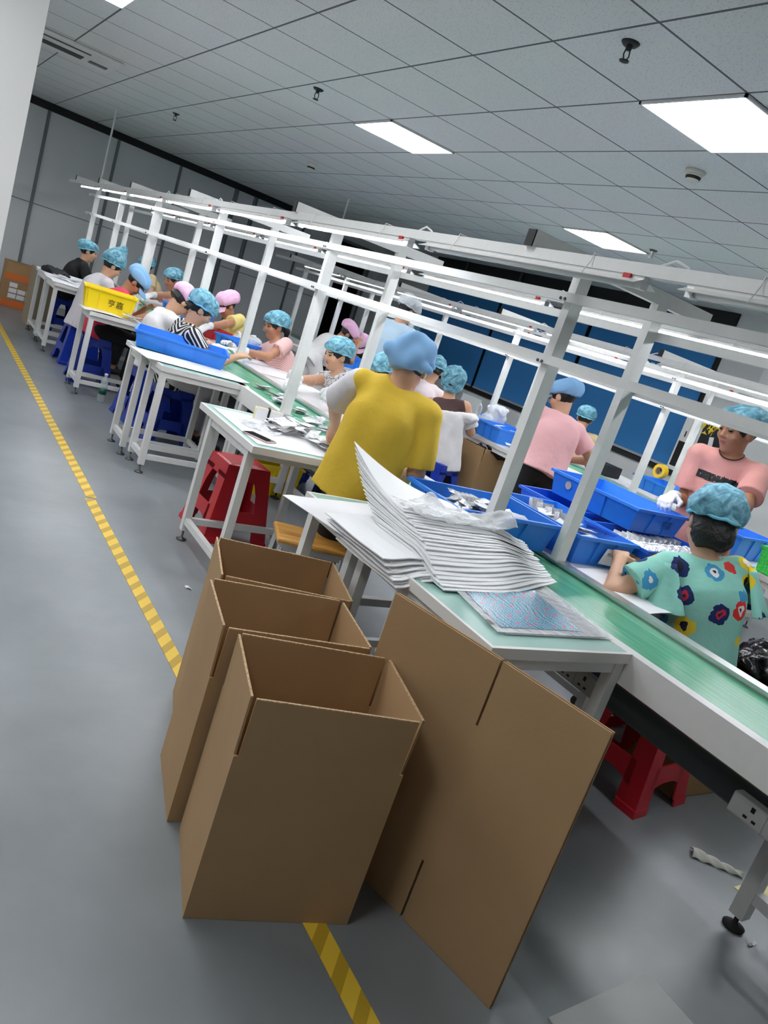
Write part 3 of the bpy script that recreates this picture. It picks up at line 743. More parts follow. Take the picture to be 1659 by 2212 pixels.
        c.noise(.006*wr, 34, int(H[0]*17)); o = c.build('cloth_cap', cap_m, hh, r)
        mb = MB()
        def brim(u, v):
            a = math.radians(-72+144*u); q = .080*math.sin(a)*(1+.25*v), .078*math.cos(a)+.022+v*.072*math.cos(a*.8), .034-.028*v-.016*abs(math.sin(a))
            return tuple(at(*q))
        if cap == 'cloth': mb.sheet(brim, 16, 4, .004); mb.build('brim', cap_m, o, smooth=True)
    # clothes
    if shirt is not None:
        c = Solid(); L_ = loose
        c.cap(P-T_*hem, C, .166+L_, .154+L_*.8, ax=f, sc=.76, fa=True).cap(C, Nk-T_*.085, .146+L_*.7, .10, ax=f, sc=.72, k=.05)
        c.cap(Sl*.92+Nk*.08, Sr*.92+Nk*.08, .062, .062, k=.05)
        if sleeves:
            for q, S, E, Wr in (('l', Sl, El, lw), ('r', Sr, Er, rw)):
                if lefts is not None and q == 'l': continue
                if sleeve <= 1: c.cap(S, S+(E-S)*sleeve, .062, .066+L_*.4, .025, fb=True)
                else: c.cap(S, E, .060, .054, .025).cap(E, E+(Wr-E)*(sleeve-1), .054, .044, .02, fb=True)
        c.ell(Nk+T_*.045+f*.012, (.072+collar, .075+collar, .062), (R, f, T_), .012, 's')
        if top is not None: c.cut(Nk-T_*top, T_)
        c.noise(.0065*wr, 26, int(abs(P[1])*13), ax=T_)
        shm = shirt if isinstance(shirt, (list, tuple)) else [shirt]
        c.build('shirt', list(shm), h, r)
        if lefts is not None:
            c = Solid(); c.cap(Sl+(El-Sl)*.12, Sl+(El-Sl)*sleeve, .068, .070+L_*.4, .02, fb=True).noise(.004, 30, 5); c.build('sleeve', lefts, h, r)
    if pants is not None:
        c = Solid(); c.cap(Hl, Hr, .088, .088, ax=f, sc=.85, k=.03).cap(P, P+T_*.06, .108, .105, ax=f, sc=.78, k=.03)
        for Hh, K, A in ((Hl, Kl, Al), (Hr, Kr, Ar)): c.cap(Hh, K, .086, .066, .04).cap(K, A+up*.03, .066, .052, .02, fb=True)
        c.noise(.004, 24, 9); c.build('trousers', pants, max(h, .009), r)
        for A in (Al, Ar):
            c = Solid().cap(A-F*.02-up*.04, A+F*.13-up*.048, .038, .030, .02); c.cut(A-up*.079, -up); c.build('shoe', shoes or shoe_m, max(h, .009), r)
    for q, E, Wr, sd, sg in (('l', El, lw, R, -1), ('r', Er, rw, -R, 1)):
        if q in gloves:
            c = Solid(); dr = unit(unit(Wr-E)-up*.25); ar = unit(Wr-E)
            c.cap(Wr-ar*.05, Wr, .036, .033, .01, fa=True); hand(c, Wr, dr, -up+R*(-sg)*.25, sd, curl, sc=1.12); c.build('glove', glove_m, .0052, r)
    return r, dict(N=Nk, T=T_, f=f, R=R, C=C, Sl=Sl, Sr=Sr, H=H, hf=hf, hr=hr, hu=hu, P=P)

# shirt cloths
def pattern(name, base, fn):
    m = cloth(name, base)
    nt, p, N, L = nodes_of(m); tc = N('ShaderNodeTexCoord'); out = fn(nt, N, L, tc.outputs['Object']); L(out, p.inputs['Base Color']); return m
def stripes(nt, N, L, co):
    wv = N('ShaderNodeTexWave'); wv.inputs['Scale'].default_value = 28; wv.inputs['Distortion'].default_value = .6; wv.bands_direction = 'DIAGONAL'
    L(co, wv.inputs['Vector']); r = ramp(nt, [(0, (206, 140, 140)), (.45, (232, 196, 190))], 'LINEAR'); L(wv.outputs['Fac'], r.inputs[0]); return r.outputs[0]
def geo(nt, N, L, co):
    mp = N('ShaderNodeMapping'); mp.inputs['Rotation'].default_value = (.5, .6, .75); L(co, mp.inputs['Vector'])
    sx = N('ShaderNodeSeparateXYZ'); L(mp.outputs[0], sx.inputs[0])
    def tri(o, per): 
        a = mathn(nt, 'FLOORED_MODULO', o, per); return mathn(nt, 'ABSOLUTE', mathn(nt, 'SUBTRACT', a, per/2))
    d = mathn(nt, 'MAXIMUM', tri(sx.outputs[0], .15), tri(sx.outputs[1], .15))
    rg = mathn(nt, 'LESS_THAN', mathn(nt, 'FLOORED_MODULO', d, .028), .011)
    nz = N('ShaderNodeTexNoise'); nz.inputs['Scale'].default_value = 120; L(co, nz.inputs['Vector'])
    k = mathn(nt, 'MULTIPLY', rg, mathn(nt, 'ADD', .55, nz.outputs['Fac']))
    r = ramp(nt, [(0, (20, 20, 22)), (1, (214, 212, 210))], 'LINEAR'); L(k, r.inputs[0]); return r.outputs[0]
def cracks(nt, N, L, co):
    v = N('ShaderNodeTexVoronoi'); v.feature = 'DISTANCE_TO_EDGE'; v.inputs['Scale'].default_value = 22; L(co, v.inputs['Vector'])
    r = ramp(nt, [(0, (120, 122, 124)), (.045, (212, 212, 212))], 'CONSTANT'); L(v.outputs['Distance'], r.inputs[0]); return r.outputs[0]
sh_stripe = pattern('striped pink blouse cloth', (225, 180, 178), stripes)
sh_geo = pattern('black and white printed cloth', (30, 30, 30), geo)
sh_crack = pattern('grey cloth with thin line print', (212, 212, 212), cracks)
def flowers(nt, N, L, co):
    v = N('ShaderNodeTexVoronoi'); v.inputs['Scale'].default_value = 9.0; v.inputs['Randomness'].default_value = .5
    nz = N('ShaderNodeTexNoise'); nz.inputs['Scale'].default_value = 30; L(co, nz.inputs['Vector'])
    mx = N('ShaderNodeMix'); mx.data_type = 'VECTOR'; mx.inputs[0].default_value = .035; L(co, mx.inputs[4]); L(nz.outputs['Color'], mx.inputs[5])
    L(mx.outputs[1], v.inputs['Vector'])
    sp = N('ShaderNodeSeparateColor'); L(v.outputs['Color'], sp.inputs[0])
    pet = ramp(nt, [(0, (236, 208, 40)), (.26, (222, 48, 44)), (.44, (66, 158, 204)), (.62, (24, 44, 100)), (.78, (206, 50, 96)), (.9, (240, 214, 60))]); L(sp.outputs[0], pet.inputs[0])
    mid = ramp(nt, [(0, (24, 30, 50)), (.3, (240, 208, 60)), (.5, (248, 240, 236)), (.75, (204, 40, 70))]); L(sp.outputs[1], mid.inputs[0])
    d = v.outputs['Distance']
    keep = mathn(nt, 'GREATER_THAN', sp.outputs[2], .04)
    a = mathn(nt, 'MULTIPLY', mathn(nt, 'LESS_THAN', d, .37), keep); b_ = mathn(nt, 'LESS_THAN', d, .18); c_ = mathn(nt, 'LESS_THAN', d, .075)
    def mixc(fac, x, y):
        m = N('ShaderNodeMix'); m.data_type = 'RGBA'; L(fac, m.inputs[0])
        for i, q in ((6, x), (7, y)):
            if isinstance(q, tuple): m.inputs[i].default_value = lin(q)+(1,)
            else: L(q, m.inputs[i])
        return m.outputs[2]
    inner = mixc(b_, pet.outputs[0], mid.outputs[0]); inner = mixc(c_, inner, (30, 32, 48))
    return mixc(a, (150, 216, 200), inner)
sh_flower = pattern('aqua cloth printed with flowers', (150, 216, 200), flowers)
sh_black = cloth('black jersey', (20, 20, 22)); sh_lilac = cloth('pale lilac jersey', (214, 210, 214)); sh_red = cloth('raspberry jersey', (222, 62, 92))
sh_pink = cloth('pink jersey', (232, 178, 180)); sh_salmon = cloth('salmon pink jersey', (226, 160, 152)); sh_white = cloth('white jersey', (224, 222, 222))
sh_yellow = cloth('mustard yellow jersey', (220, 184, 56)); sh_pale_y = cloth('pale yellow jersey', (224, 206, 128)); sh_beige = cloth('beige jersey', (206, 184, 142))
sh_uni = cloth('pale blue work coat', (168, 192, 210))
UP = [  # seated along the left of the nearer belt, then across it, then the farther line
 dict(label='person in a black T-shirt and blue net cap seated at the last workbench', H=(2.02, 10.75, 1.09), P=(1.86, 10.78, .55), yaw=0, hyaw=-12, hp=8, shirt=sh_black, pants=trousers_black, hair='short', puff=.85),
 dict(label='person in a loose pale lilac top wearing a tall pointed blue net cap', H=(1.9, 8.75, 1.095), P=(1.74, 8.74, .55), yaw=8, hyaw=2, hp=28, shirt=sh_lilac, sleeve=1.7, loose=.025, pants=trousers_black, puff=1.45, hem=.16),
 dict(label='person in raspberry red top and blue cloth cap bent over beside the yellow tub', H=(1.96, 7.88, 1.052), P=(1.70, 7.9, .55), yaw=-8, hyaw=-20, hp=48, shirt=sh_red, pants=trousers_black, cap='cloth', cap_m=cloth_blue, lw=(2.12, 7.95, .84), rw=(2.09, 7.6, .83), sk=skin_dark),
 dict(label='person in beige seen behind the frame posts at the back wall', H=(2.95, 11.6, 1.1), P=(3.22, 11.5, .55), yaw=185, hyaw=200, hp=10, shirt=sh_beige, pants=trousers_black),
 dict(label='person in pale pink top and teal net cap looking down across the belt', H=(2.86, 9.88, 1.1), P=(3.12, 9.75, .55), yaw=188, hyaw=205, hp=18, shirt=sh_pink, pants=trousers_black, lw=(2.4, 9.3, .86), rw=(2.42, 9.75, .84), gloves='l', sk=skin_dark),
 dict(label='person in a white top with a pink cap bent low behind the patterned blouse', H=(2.07, 6.72, 1.07), P=(1.90, 6.72, .55), yaw=5, hp=55, shirt=sh_white, pants=trousers_black, cap='cloth', cap_m=cloth_pink, hair='long'),
 dict(label='person in black and white printed blouse and blue net cap behind the blue tray', H=(2.05, 6.13, 1.092), P=(1.96, 6.16, .55), yaw=0, hyaw=-10, hp=32, shirt=sh_geo, pants=trousers_white, hair='bun', lw=(2.36, 6.4, .82), rw=(2.37, 5.95, .84), gloves='l', puff=1.05, h=.008),
 dict(label='person in pale yellow blouse with badge and pink cap, seated across the belt', H=(2.88, 7.89, 1.1), P=(3.1, 7.7, .55), yaw=190, hyaw=195, hp=35, shirt=sh_pale_y, pants=trousers_black, cap='cloth', cap_m=cloth_pink, lw=(2.5, 7.35, .86), rw=(2.56, 7.62, .83), gloves='lr', sk=skin_dark, h=.008),
 dict(label='person in a striped pink blouse with a black ponytail, seated across the belt', H=(2.99, 6.82, 1.1), P=(3.16, 6.66, .55), yaw=190, hyaw=188, hp=14, shirt=sh_stripe, pants=trousers_black, hair='tail', lw=(2.62, 6.5, .84), rw=(2.64, 6.82, .82), gloves='lr', h=.008, sk=skin_dark, loose=.01),
 dict(label='person in a grey top with line print reaching across the belt with white gloves', H=(2.98, 5.49, 1.1), P=(3.22, 5.40, .55), yaw=188, hyaw=186, hp=12, shirt=sh_crack, pants=trousers_black, lw=(2.47, 4.62, .86), rw=(2.42, 5.16, .86), gloves='lr', hair='bun', shoes=mat('blue sandal', (44, 120, 180), .5), feet=((2.70, 5.34, .22), (2.76, 5.16, .20)), sleeve=.3, h=.008, loose=.012, sk=skin),
 dict(label='person hidden behind the mustard yellow shirt, only a teal net cap showing', H=(3.12, 4.98, 1.115), P=(3.3, 4.9, .55), yaw=185, hp=30, shirt=sh_white, pants=trousers_black),
 dict(label='person in mustard yellow T-shirt and light blue cloth wrap standing with back turned', H=(1.93, 2.89, 1.33), P=(1.86, 2.90, .79), yaw=46, hyaw=50, hp=30, stand=True, feet=((1.99, 3.10, .08), (2.02, 2.88, .08)), shirt=sh_yellow, sleeve=.86, loose=.018, lefts=sh_lilac, pants=trousers_black, cap='wrap', cap_m=cloth_blue, hair='short', lw=(1.94, 3.38, .92), rw=(2.17, 2.96, .85), h=.0065, sw=.170, hem=.10, wr=1.3, eh=((-.9, .5, -.1), (-.3, -.6, -.2)), collar=.01, nk=.095),
 dict(label='person in white top and pink cap standing bent behind the frame posts', H=(4.33, 7.88, 1.18), P=(3.98, 7.86, .84), yaw=-10, hyaw=-20, hp=45, stand=True, shirt=sh_white, pants=trousers_white, cap='cloth', cap_m=cloth_pink, sk=skin_dark),
 dict(label='person in black top and pink cap bowed deeply before the dark doorway', H=(5.72, 9.92, 1.02), P=(6.12, 9.95, .55), yaw=185, hyaw=215, hp=50, shirt=sh_black, pants=trousers_black, cap='cloth', cap_m=cloth_pink, hair='bun', sk=skin_dark),
 dict(label='tall person in a pale blue work coat and clear cap standing behind the farther line', H=(4.0, 6.31, 1.614), P=(3.98, 6.36, .94), yaw=25, hyaw=0, hp=32, stand=True, shirt=sh_uni, sleeve=1.8, loose=.03, hem=.3, pants=trousers_black, cap='net', cap_m=clear_cap),
 dict(label='person in pale rose top with black hair, left of the white off-shoulder blouse', H=(4.62, 6.46, 1.157), P=(4.42, 6.4, .55), yaw=60, hyaw=55, hp=25, shirt=cloth('pale rose jersey', (228, 212, 214)), sleeve=1.2, pants=trousers_black, hair='long', loose=.02),
 dict(label='person in a white off-shoulder blouse with sheer black yoke, seated at the farther line', H=(4.24, 5.6, 1.14), P=(4.28, 5.47, .55), yaw=48, hyaw=48, hp=18, shirt=sh_white, sleeve=.75, pants=trousers_black, hair='bun', top=.115, loose=.014, drop=.10, lw=(4.45, 6.0, .95), rw=(4.6, 5.7, .86), puff=1.1, h=.008, hem=.16, wr=1.5),
 dict(label='person in pale pink T-shirt and blue cloth cap standing with back turned', H=(4.2, 4.21, 1.36), P=(4.1, 4.06, .86), yaw=70, hyaw=105, hp=25, stand=True, shirt=sh_pink, sleeve=.55, loose=.02, pants=trousers_black, cap='cloth', cap_m=cloth_blue, lw=(4.3, 4.5, .93), rw=(4.5, 4.25, .92), h=.008, hem=.06, sw=.17, eh=((-.6, .2, -.7), (.7, -.3, -.6))),
 dict(label='person in beige with a teal net cap, back turned, beyond the farther belt', H=(6.36, 5.95, 1.16), P=(6.32, 5.86, .55), yaw=55, hyaw=48, hp=12, shirt=sh_beige, pants=trousers_black, loose=.02, collar=.02),
 dict(label='person in salmon pink T-shirt with lettering, standing at the right, wearing one white glove', H=(3.93, 2.585, 1.53), P=(4.02, 2.60, .90), yaw=206, hyaw=170, hp=14, stand=True, shirt=sh_salmon, sleeve=.72, loose=.022, pants=trousers_black, lw=(3.66, 2.22, 1.02), rw=(3.67, 2.62, 1.09), gloves='r', h=.0065, sw=.165, hair='short', hs=1.1, sk=skin_dark, puff=.8, curl=.8, eh=((.3, -.5, -.8), (.5, .1, -.9)), hem=.12),
 dict(label='person in an aqua blouse printed with large flowers, seated with back turned at the right', H=(3.02, 1.925, 1.112), P=(3.05, 1.76, .55), yaw=72, hyaw=52, hp=26, shirt=sh_flower, sleeve=.62, loose=.024, pants=trousers_black, lw=(2.80, 2.12, .84), rw=(3.10, 2.20, .83), h=.0065, hair='bob', hairlow=.05, puff=1.15, hs=1.12, curl=.9, sw=.175, hem=.17, collar=.022, sk=skin, eh=((-.9, -.2, -.6), (.7, -.2, -.6))),
 dict(label='far person with a teal net cap beyond the farther belt beside the pale blue coat', H=(7.0, 10.7, 1.44), P=(7.0, 10.6, .88), yaw=200, hp=25, stand=True, shirt=sh_white, pants=trousers_black),
]
INFO = {}
for i, q in enumerate(UP): INFO[i] = person(**q)
# extras worn by single people
def chest_tree(r):
    o = [c for c in r.children if c.name.startswith('shirt')][0]; off = Vector(r.location)
    return BVHTree.FromPolygons([v.co + off for v in o.data.vertices], [tuple(p_.vertices) for p_ in o.data.polygons])
r, d = INFO[19]
tr = chest_tree(r); f, R, T_ = d['f'], d['R'], d['T']
o_ = d['N'] - T_*.135 + f*.35
M4 = frame4(o_, -R, T_)
sh = [c for c in r.children if c.name.startswith('shirt')][0]
text_mesh('lettering', 'DIDAOHUASHENG', .027, ink, M4, sh, project=(tr, Vector(-f)), bold=.012)
mb = MB()
def on_chest(x, z):
    p_ = Vector(d['N'] - T_*z - R*x + f*.35); h_ = tr.ray_cast(p_, Vector(-f)); return (h_[0] if h_[0] else p_-Vector(f)*.35) + Vector(f)*.0015
mb.grid(lambda u, v: on_chest(-.02+.04*u+.0, .168+.05*v), 6, 6); mb.build('print_block', ink, sh)
mb = MB(); mb.grid(lambda u, v: on_chest(-.112+.224*u, .152+.003*v), 30, 1); mb.build('print_underline', ink, sh)
text_mesh('print_mark', 'R', .024, cloth('print salmon', (226, 160, 152)), frame4(d['N'] - T_*.192 + f*.35, -R, T_), sh, project=(tr, Vector(-f)*1.0), bold=.01).location += Vector(f)*.0015
mb = MB(); N_ = d['N']; mb.tube([N_+(R*.066*math.cos(a)+f*(.062*math.sin(a)+.012))+T_*(.022-.035*max(0, math.sin(a))) for a in [2*PI*i/24 for i in range(25)]], .0035, 6, cap=False)
mb.build('neck_cord', mat('dark cord', (60, 34, 30), .7), r, smooth=True)
# badge on the yellow blouse
r, d = INFO[7]; tr = chest_tree(r); f, R, T_ = d['f'], d['R'], d['T']
mb = MB(); c0 = d['N'] - T_*.17 + R*.07
def bp_(u, v):
    p_ = Vector(c0 + R*(.045*(u-.5)) - T_*(.07*v) + f*.35); h_ = tr.ray_cast(p_, Vector(-f)); return (h_[0] if h_[0] else p_-Vector(f)*.3)+Vector(f)*.004
mb.grid(bp_, 4, 4); mb.build('name_badge', mat('badge card', (206, 210, 222), .3), r)
# ruffled band and sheer yoke of the off-shoulder blouse
r, d = INFO[16]; N_, T_, f, R = d['N'], d['T'], d['f'], d['R']
c = Solid(); c.cap(N_-T_*.15-R*.185, N_-T_*.15+R*.185, .100, .100, .02, ax=T_, sc=.6).cap(N_-T_*.16, N_-T_*.12, .158, .152, .05, ax=f, sc=.72).cut(N_-T_*.108, T_).cut(N_-T_*.205, -T_).noise(.006, 60, 4)
c.build('ruffle', sh_white, .008, r)
c = Solid(); c.cap(N_-T_*.17, N_-T_*.005, .165, .078, .03, ax=f, sc=.78, fb=True).cap(N_-T_*.062-R*.10, N_-T_*.062+R*.12, .066, .066, .03); c.cut(N_-T_*.12, -T_)
c.build('sheer_yoke', mat('sheer black mesh', (70, 44, 42), .7), .008, r)
# flutter sleeves of the floral blouse
r, d = INFO[20]; N_, T_, f, R = d['N'], d['T'], d['f'], d['R']
for S, s_ in ((d['Sl'], -1), (d['Sr'], 1)):
    def fl(u, v, S=S, s_=s_):
        a = math.radians(-105+210*u); rad = .068+.075*v+.012*v*math.sin(a*7)
        q = S - T_*(-.03+.20*v) + R*s_*(rad*math.cos(a)*.75+.012) + f*rad*math.sin(a)
        return tuple(q)
    MB().sheet(fl, 30, 8, .003).build('flutter_sleeve', sh_flower, r, smooth=True)
# ------------------------------------------------------------------ cartons and board
def open_carton(corner, ang, wx, wy, hz, flap, label, m=card):
    c, s = math.cos(ang), math.sin(ang)
    fn = lambda x, y, z: (corner[0]+x*c-y*s, corner[1]+x*s+y*c, z)
    r = empty('cardboard_box', (corner[0], corner[1], 0), 0, label, 'box', 'open brown cardboard boxes')
    t = .006; zb = hz-flap; mb = MB()
    mb.box(0, 0, 0.001, wx, t, zb, 0, fn).box(0, wy-t, 0.001, wx, wy, zb, 0, fn).box(0, t, 0.001, t, wy-t, zb, 0, fn).box(wx-t, t, 0.001, wx, wy-t, zb, 0, fn).box(t, t, .001, wx-t, wy-t, .012, 0, fn)
    mb.build('carton_body', m, r)
    g = .011; rnd = random.Random(int(corner[1]*100))
    for (x0, y0, x1, y1, nx, ny) in ((g, 0, wx-g, t, 0, -1), (g, wy-t, wx-g, wy, 0, 1), (0, g*.6, t, wy-g*.6, -1, 0), (wx-t, g*.6, wx, wy-g*.6, 1, 0)):
        lean = rnd.uniform(-.004, .010); mb = MB()
        f2 = lambda x, y, z, nx=nx, ny=ny, lean=lean: fn(x+nx*lean*(z-zb)/flap, y+ny*lean*(z-zb)/flap, z)
        mb.box(x0, y0, zb, x1, y1, hz-.003, 0, f2).box(x0, y0, hz-.003, x1, y1, hz, 1, f2)
        mb.build('flap', [m, card_edge], r)
    return r
a1 = math.atan2(-.11, .42)
open_carton((.793, 1.368), a1, .43, .315, .62, .155, 'nearest of the three open cardboard boxes, standing on the yellow tape')
open_carton((.845, 1.705), math.atan2(-.085, .42), .43, .305, .62, .155, 'middle one of the three open cardboard boxes standing in a row')
open_carton((.955, 2.04), math.atan2(-.12, .42), .43, .345, .62, .155, 'farthest of the three open cardboard boxes, beside the red stool')
# flat folded carton standing on edge, two layers, creased in the middle
r = empty('flat_carton', (1.39, 1.27, 0), 0, 'folded flat cardboard carton standing on edge against the near workbench', 'cardboard')
A, B_, Cc = Vector((1.470, .945, 0)), Vector((1.392, 1.255, 0)), Vector((1.285, 1.615, 0))
def panel_mb(p, q, z0, z1, off, t=.005):
    n = Vector(((q-p).y, -(q-p).x, 0)).normalized()
    mb = MB(); vs = [v + n*o_ + Vector((0, 0, z)) for z in (z0, z1) for v in (p, q) for o_ in (off, off+t)]
    mb.add(vs, [(0, 1, 3, 2), (4, 6, 7, 5), (0, 2, 6, 4), (1, 5, 7, 3), (0, 4, 5, 1), (2, 3, 7, 6)]); return mb
for off, nm in ((0.0, 'front'), (-.012, 'back')):
    for p, q in ((A, B_), (B_, Cc)):
        pad = (q-p).normalized()*.004
        panel_mb(p, q, .19, .61, off).build('panel', card, r)
        for z0, z1 in ((.001, .19), (.61, .80)):
            panel_mb(p+(pad if p is B_ else pad*0), q-(pad if q is B_ else pad*0), z0, z1, off).build('flap', card, r)
def closed_carton(name, x0, y0, x1, y1, h, label, m, rz=0):
    r = empty(name, ((x0+x1)/2, (y0+y1)/2, 0), 0, label, 'box')
    box('carton_body', x0, y0, 0.001, x1, y1, h, m, r, bevel=.004)
    return r
old_card = mat('old brown cardboard', (164, 128, 88), .85, nscale=4, namt=.1)
r = closed_carton('carton', 1.30, 12.05, 1.72, 12.5, .60, 'brown carton with an orange band and white labels against the back wall', old_card)
orange = mat('orange print', (214, 112, 50), .8)
box('printed_band', 1.299, 12.046, .38, 1.722, 12.05, .46, orange, r); box('printed_band', 1.299, 12.046, .002, 1.722, 12.05, .1, orange, r)
for k in range(7): box('address_label', 1.37+(k % 3)*.11, 12.043, .13+.075*(k//3), 1.47+(k % 3)*.11, 12.047, .19+.075*(k//3), paper, r)
closed_carton('carton', 1.47, 10.56, 1.68, 11.1, .72, 'tall dull brown carton behind the last workbench', mat('grey brown board', (150, 134, 112), .85))
r = open_carton((4.64, 5.34), 0, .50, .36, .68, .12, 'brown carton lined with a black bag under the farther line table', mat('tan cardboard', (196, 160, 114), .85, nscale=5, namt=.05))
def crumple(name, m, c, rx, ry, rz, amp, freq, label, cat, h=.012, seed=0, flat=None, parent=None, group=None):
    s = Solid().ell(c, (rx, ry, rz), np.eye(3), .01).noise(amp, freq, seed).noise(amp*.5, freq*2.3, seed+1)
    if flat is not None: s.cut((0, 0, flat), (0, 0, -1))
    o = s.build(name, m, h, parent)
    return T(o, label, cat, group) if label else o
bag_m = mat('black bin bag', (16, 16, 18), .22, bscale=18, bstr=.9)
crumple('bin_bag', bag_m, (4.90, 5.46, .66), .24, .2, .05, .02, 40, None, None, parent=r, seed=4)
open_carton((3.42, 1.42), .1, .48, .42, .50, .1, 'brown carton under the black garbage bag at the right edge', old_card)
crumple('garbage_bag', bag_m, (3.68, 1.66, .54), .26, .23, .13, .035, 26, 'crumpled black garbage bag stuffed in a carton beside the floral blouse', 'bag', seed=8)
closed_carton('carton', 2.99, 1.56, 3.4, 1.92, .34, 'low brown carton on the floor behind the red stool under the belt', old_card)

# ------------------------------------------------------------------ stools
def plastic_stool(m):
    r = empty('plastic_stool', (0, 0, 0), 0, 'x', 'stool'); Hs = .455
    def half(z): return .20-.068*z/Hs
    mb = MB(); a = half(Hs)
    def top(u, v):
        x, y = (u*2-1), (v*2-1); k = (1-.10*(abs(x)**6)*(abs(y)**6))
        return (x*a*k, y*a*k, Hs+.012-.010*max(abs(x), abs(y))**8-.004*(x*x+y*y))
    mb.sheet(top, 12, 12, .010)
    for s in (-1, 1):
        for ax in (0, 1):
            def q(x, y, z, s=s, ax=ax): return (x, s*half(z), z) if ax == 0 else (s*half(z), x, z)
            z0, z1 = .375, Hs+.003
            mb.add([q(-half(z0), 0, z0), q(half(z0), 0, z0), q(half(z1), 0, z1), q(-half(z1), 0, z1)] + [tuple(Vector(q(x, 0, z))*1 - Vector((0, s*.006, 0) if ax == 0 else (s*.006, 0, 0))) for x, z in ((-half(z0), z0), (half(z0), z0), (half(z1), z1), (-half(z1), z1))],
                   [(0, 1, 2, 3), (7, 6, 5, 4), (0, 4, 5, 1), (2, 6, 7, 3), (1, 5, 6, 2), (0, 3, 7, 4)])
    mb.build('seat', m, r)
    for sx_ in (-1, 1):
        for sy_ in (-1, 1):
            mb = MB(); w0, w1 = .098, .075
            zs = [(0, .03), (.03, .012), (.034, .0), (.2, 0), (.30, 0), (.35, .012), (.40, .03)]
            def ring(z, fl):
                hh = half(z)+(.004 if z < .033 else 0); ww = (w0+(w1-w0)*z/Hs)+fl*(0 if z < .1 else 1); t = .007
                return [(sx_*hh, sy_*hh, z), (sx_*(hh-ww), sy_*hh, z), (sx_*(hh-ww), sy_*(hh-t), z), (sx_*(hh-t), sy_*(hh-t), z), (sx_*(hh-t), sy_*(hh-ww), z), (sx_*hh, sy_*(hh-ww), z)]
            vs = [v for z, fl in zs for v in ring(z, fl)]
            fs = [(i*6+k, i*6+(k+1) % 6, (i+1)*6+(k+1) % 6, (i+1)*6+k) for i in range(len(zs)-1) for k in range(6)] + [(0, 1, 2, 3), (0, 3, 4, 5)]
            mb.add(vs, fs); mb.build('leg', m, r)
    for ax in (0, 1):
        for s in (-1, 1):
            mb = MB(); z0, z1 = .125, .20
            def q(x, z, d, s=s, ax=ax): return (x, s*(half(z)-d), z) if ax == 0 else (s*(half(z)-d), x, z)
            n = 8; vs = []
            for i in range(n+1):
                u = i/n*2-1; zl = z0-.035*abs(u)**3
                for z, d in ((zl, 0), (z1, 0), (z1, .006), (zl, .006)): vs.append(q(u*(half(z)-.06), z, d))
            mb.add(vs, [(i*4+k, i*4+(k+1) % 4, (i+1)*4+(k+1) % 4, (i+1)*4+k) for i in range(n) for k in range(4)]); mb.build('stretcher', m, r)
    return r
ps = Proto(plastic_stool(red_stool))
ps.put((1.84, 4.12, 0), .04, 'red plastic stool standing empty under the workbench with the phone')
ps.put((2.82, 1.70, 0), .12, 'red plastic stool under the floral blouse, seen beneath the belt')
ps.put((3.28, 4.88, 0), .1, 'red plastic stool on the far side of the belt, a sliver behind the workbench legs')
pb = Proto(plastic_stool(blue_stool))
for x, y, rz, lb in ((1.86, 10.78, 0, 'dark blue plastic stool under the black T-shirt'), (1.74, 8.74, .05, 'dark blue plastic stool under the loose lilac top'),
    (1.72, 7.9, -.1, 'dark blue plastic stool under the raspberry red top'), (1.95, 6.68, .1, 'dark blue plastic stool farther back behind the workbenches with the blue tray'), (2.0, 6.16, 0, 'dark blue plastic stool under the white trousers'),
    (4.27, 5.44, .3, 'dark blue plastic stool under the white off-shoulder blouse'), (3.22, 5.4, 0, 'dark blue plastic stool under the grey line print top'), (3.18, 6.68, 0, 'dark blue plastic stool under the striped pink blouse'),
    (3.14, 7.72, 0, 'dark blue plastic stool under the pale yellow blouse'), (3.14, 9.76, 0, 'dark blue plastic stool under the person in pale pink with the teal cap')):
    pb.put((x, y, 0), rz, lb, 'dark blue plastic stools')
def wood_stool(x, y, rz, label):
    r = empty('wooden_stool', (0, 0, 0), 0, label, 'stool')
    box('seat', -.17, -.125, .425, .17, .125, .452, wood, r, bevel=.012)
    mb = MB()
    for s in (-1, 1): mb.box(-.15, s*.10-.012, .395, .15, s*.10+.012, .425); mb.box(s*.14-.012, -.1, .395, s*.14+.012, .1, .425)
    mb.build('apron', alu, r)
    for sx_ in (-1, 1):
        for sy_ in (-1, 1): MB().bar((sx_*.14, sy_*.10, .41), (sx_*.165, sy_*.125, 0), .024, .024).build('leg', alu, r)
    mb = MB()
    for s in (-1, 1): mb.box(-.155, s*.118-.009, .14, .155, s*.118+.009, .16)
    mb.build('stretcher', alu, r)
    return place(r, (x, y, 0), rz)
wood_stool(1.765, 2.97, -.32, 'wooden stool with a varnished plank seat beside the near workbench')
wood_stool(4.15, 3.85, .2, 'wooden stool glimpsed behind the blue trays at the feet of the standing person in pink')

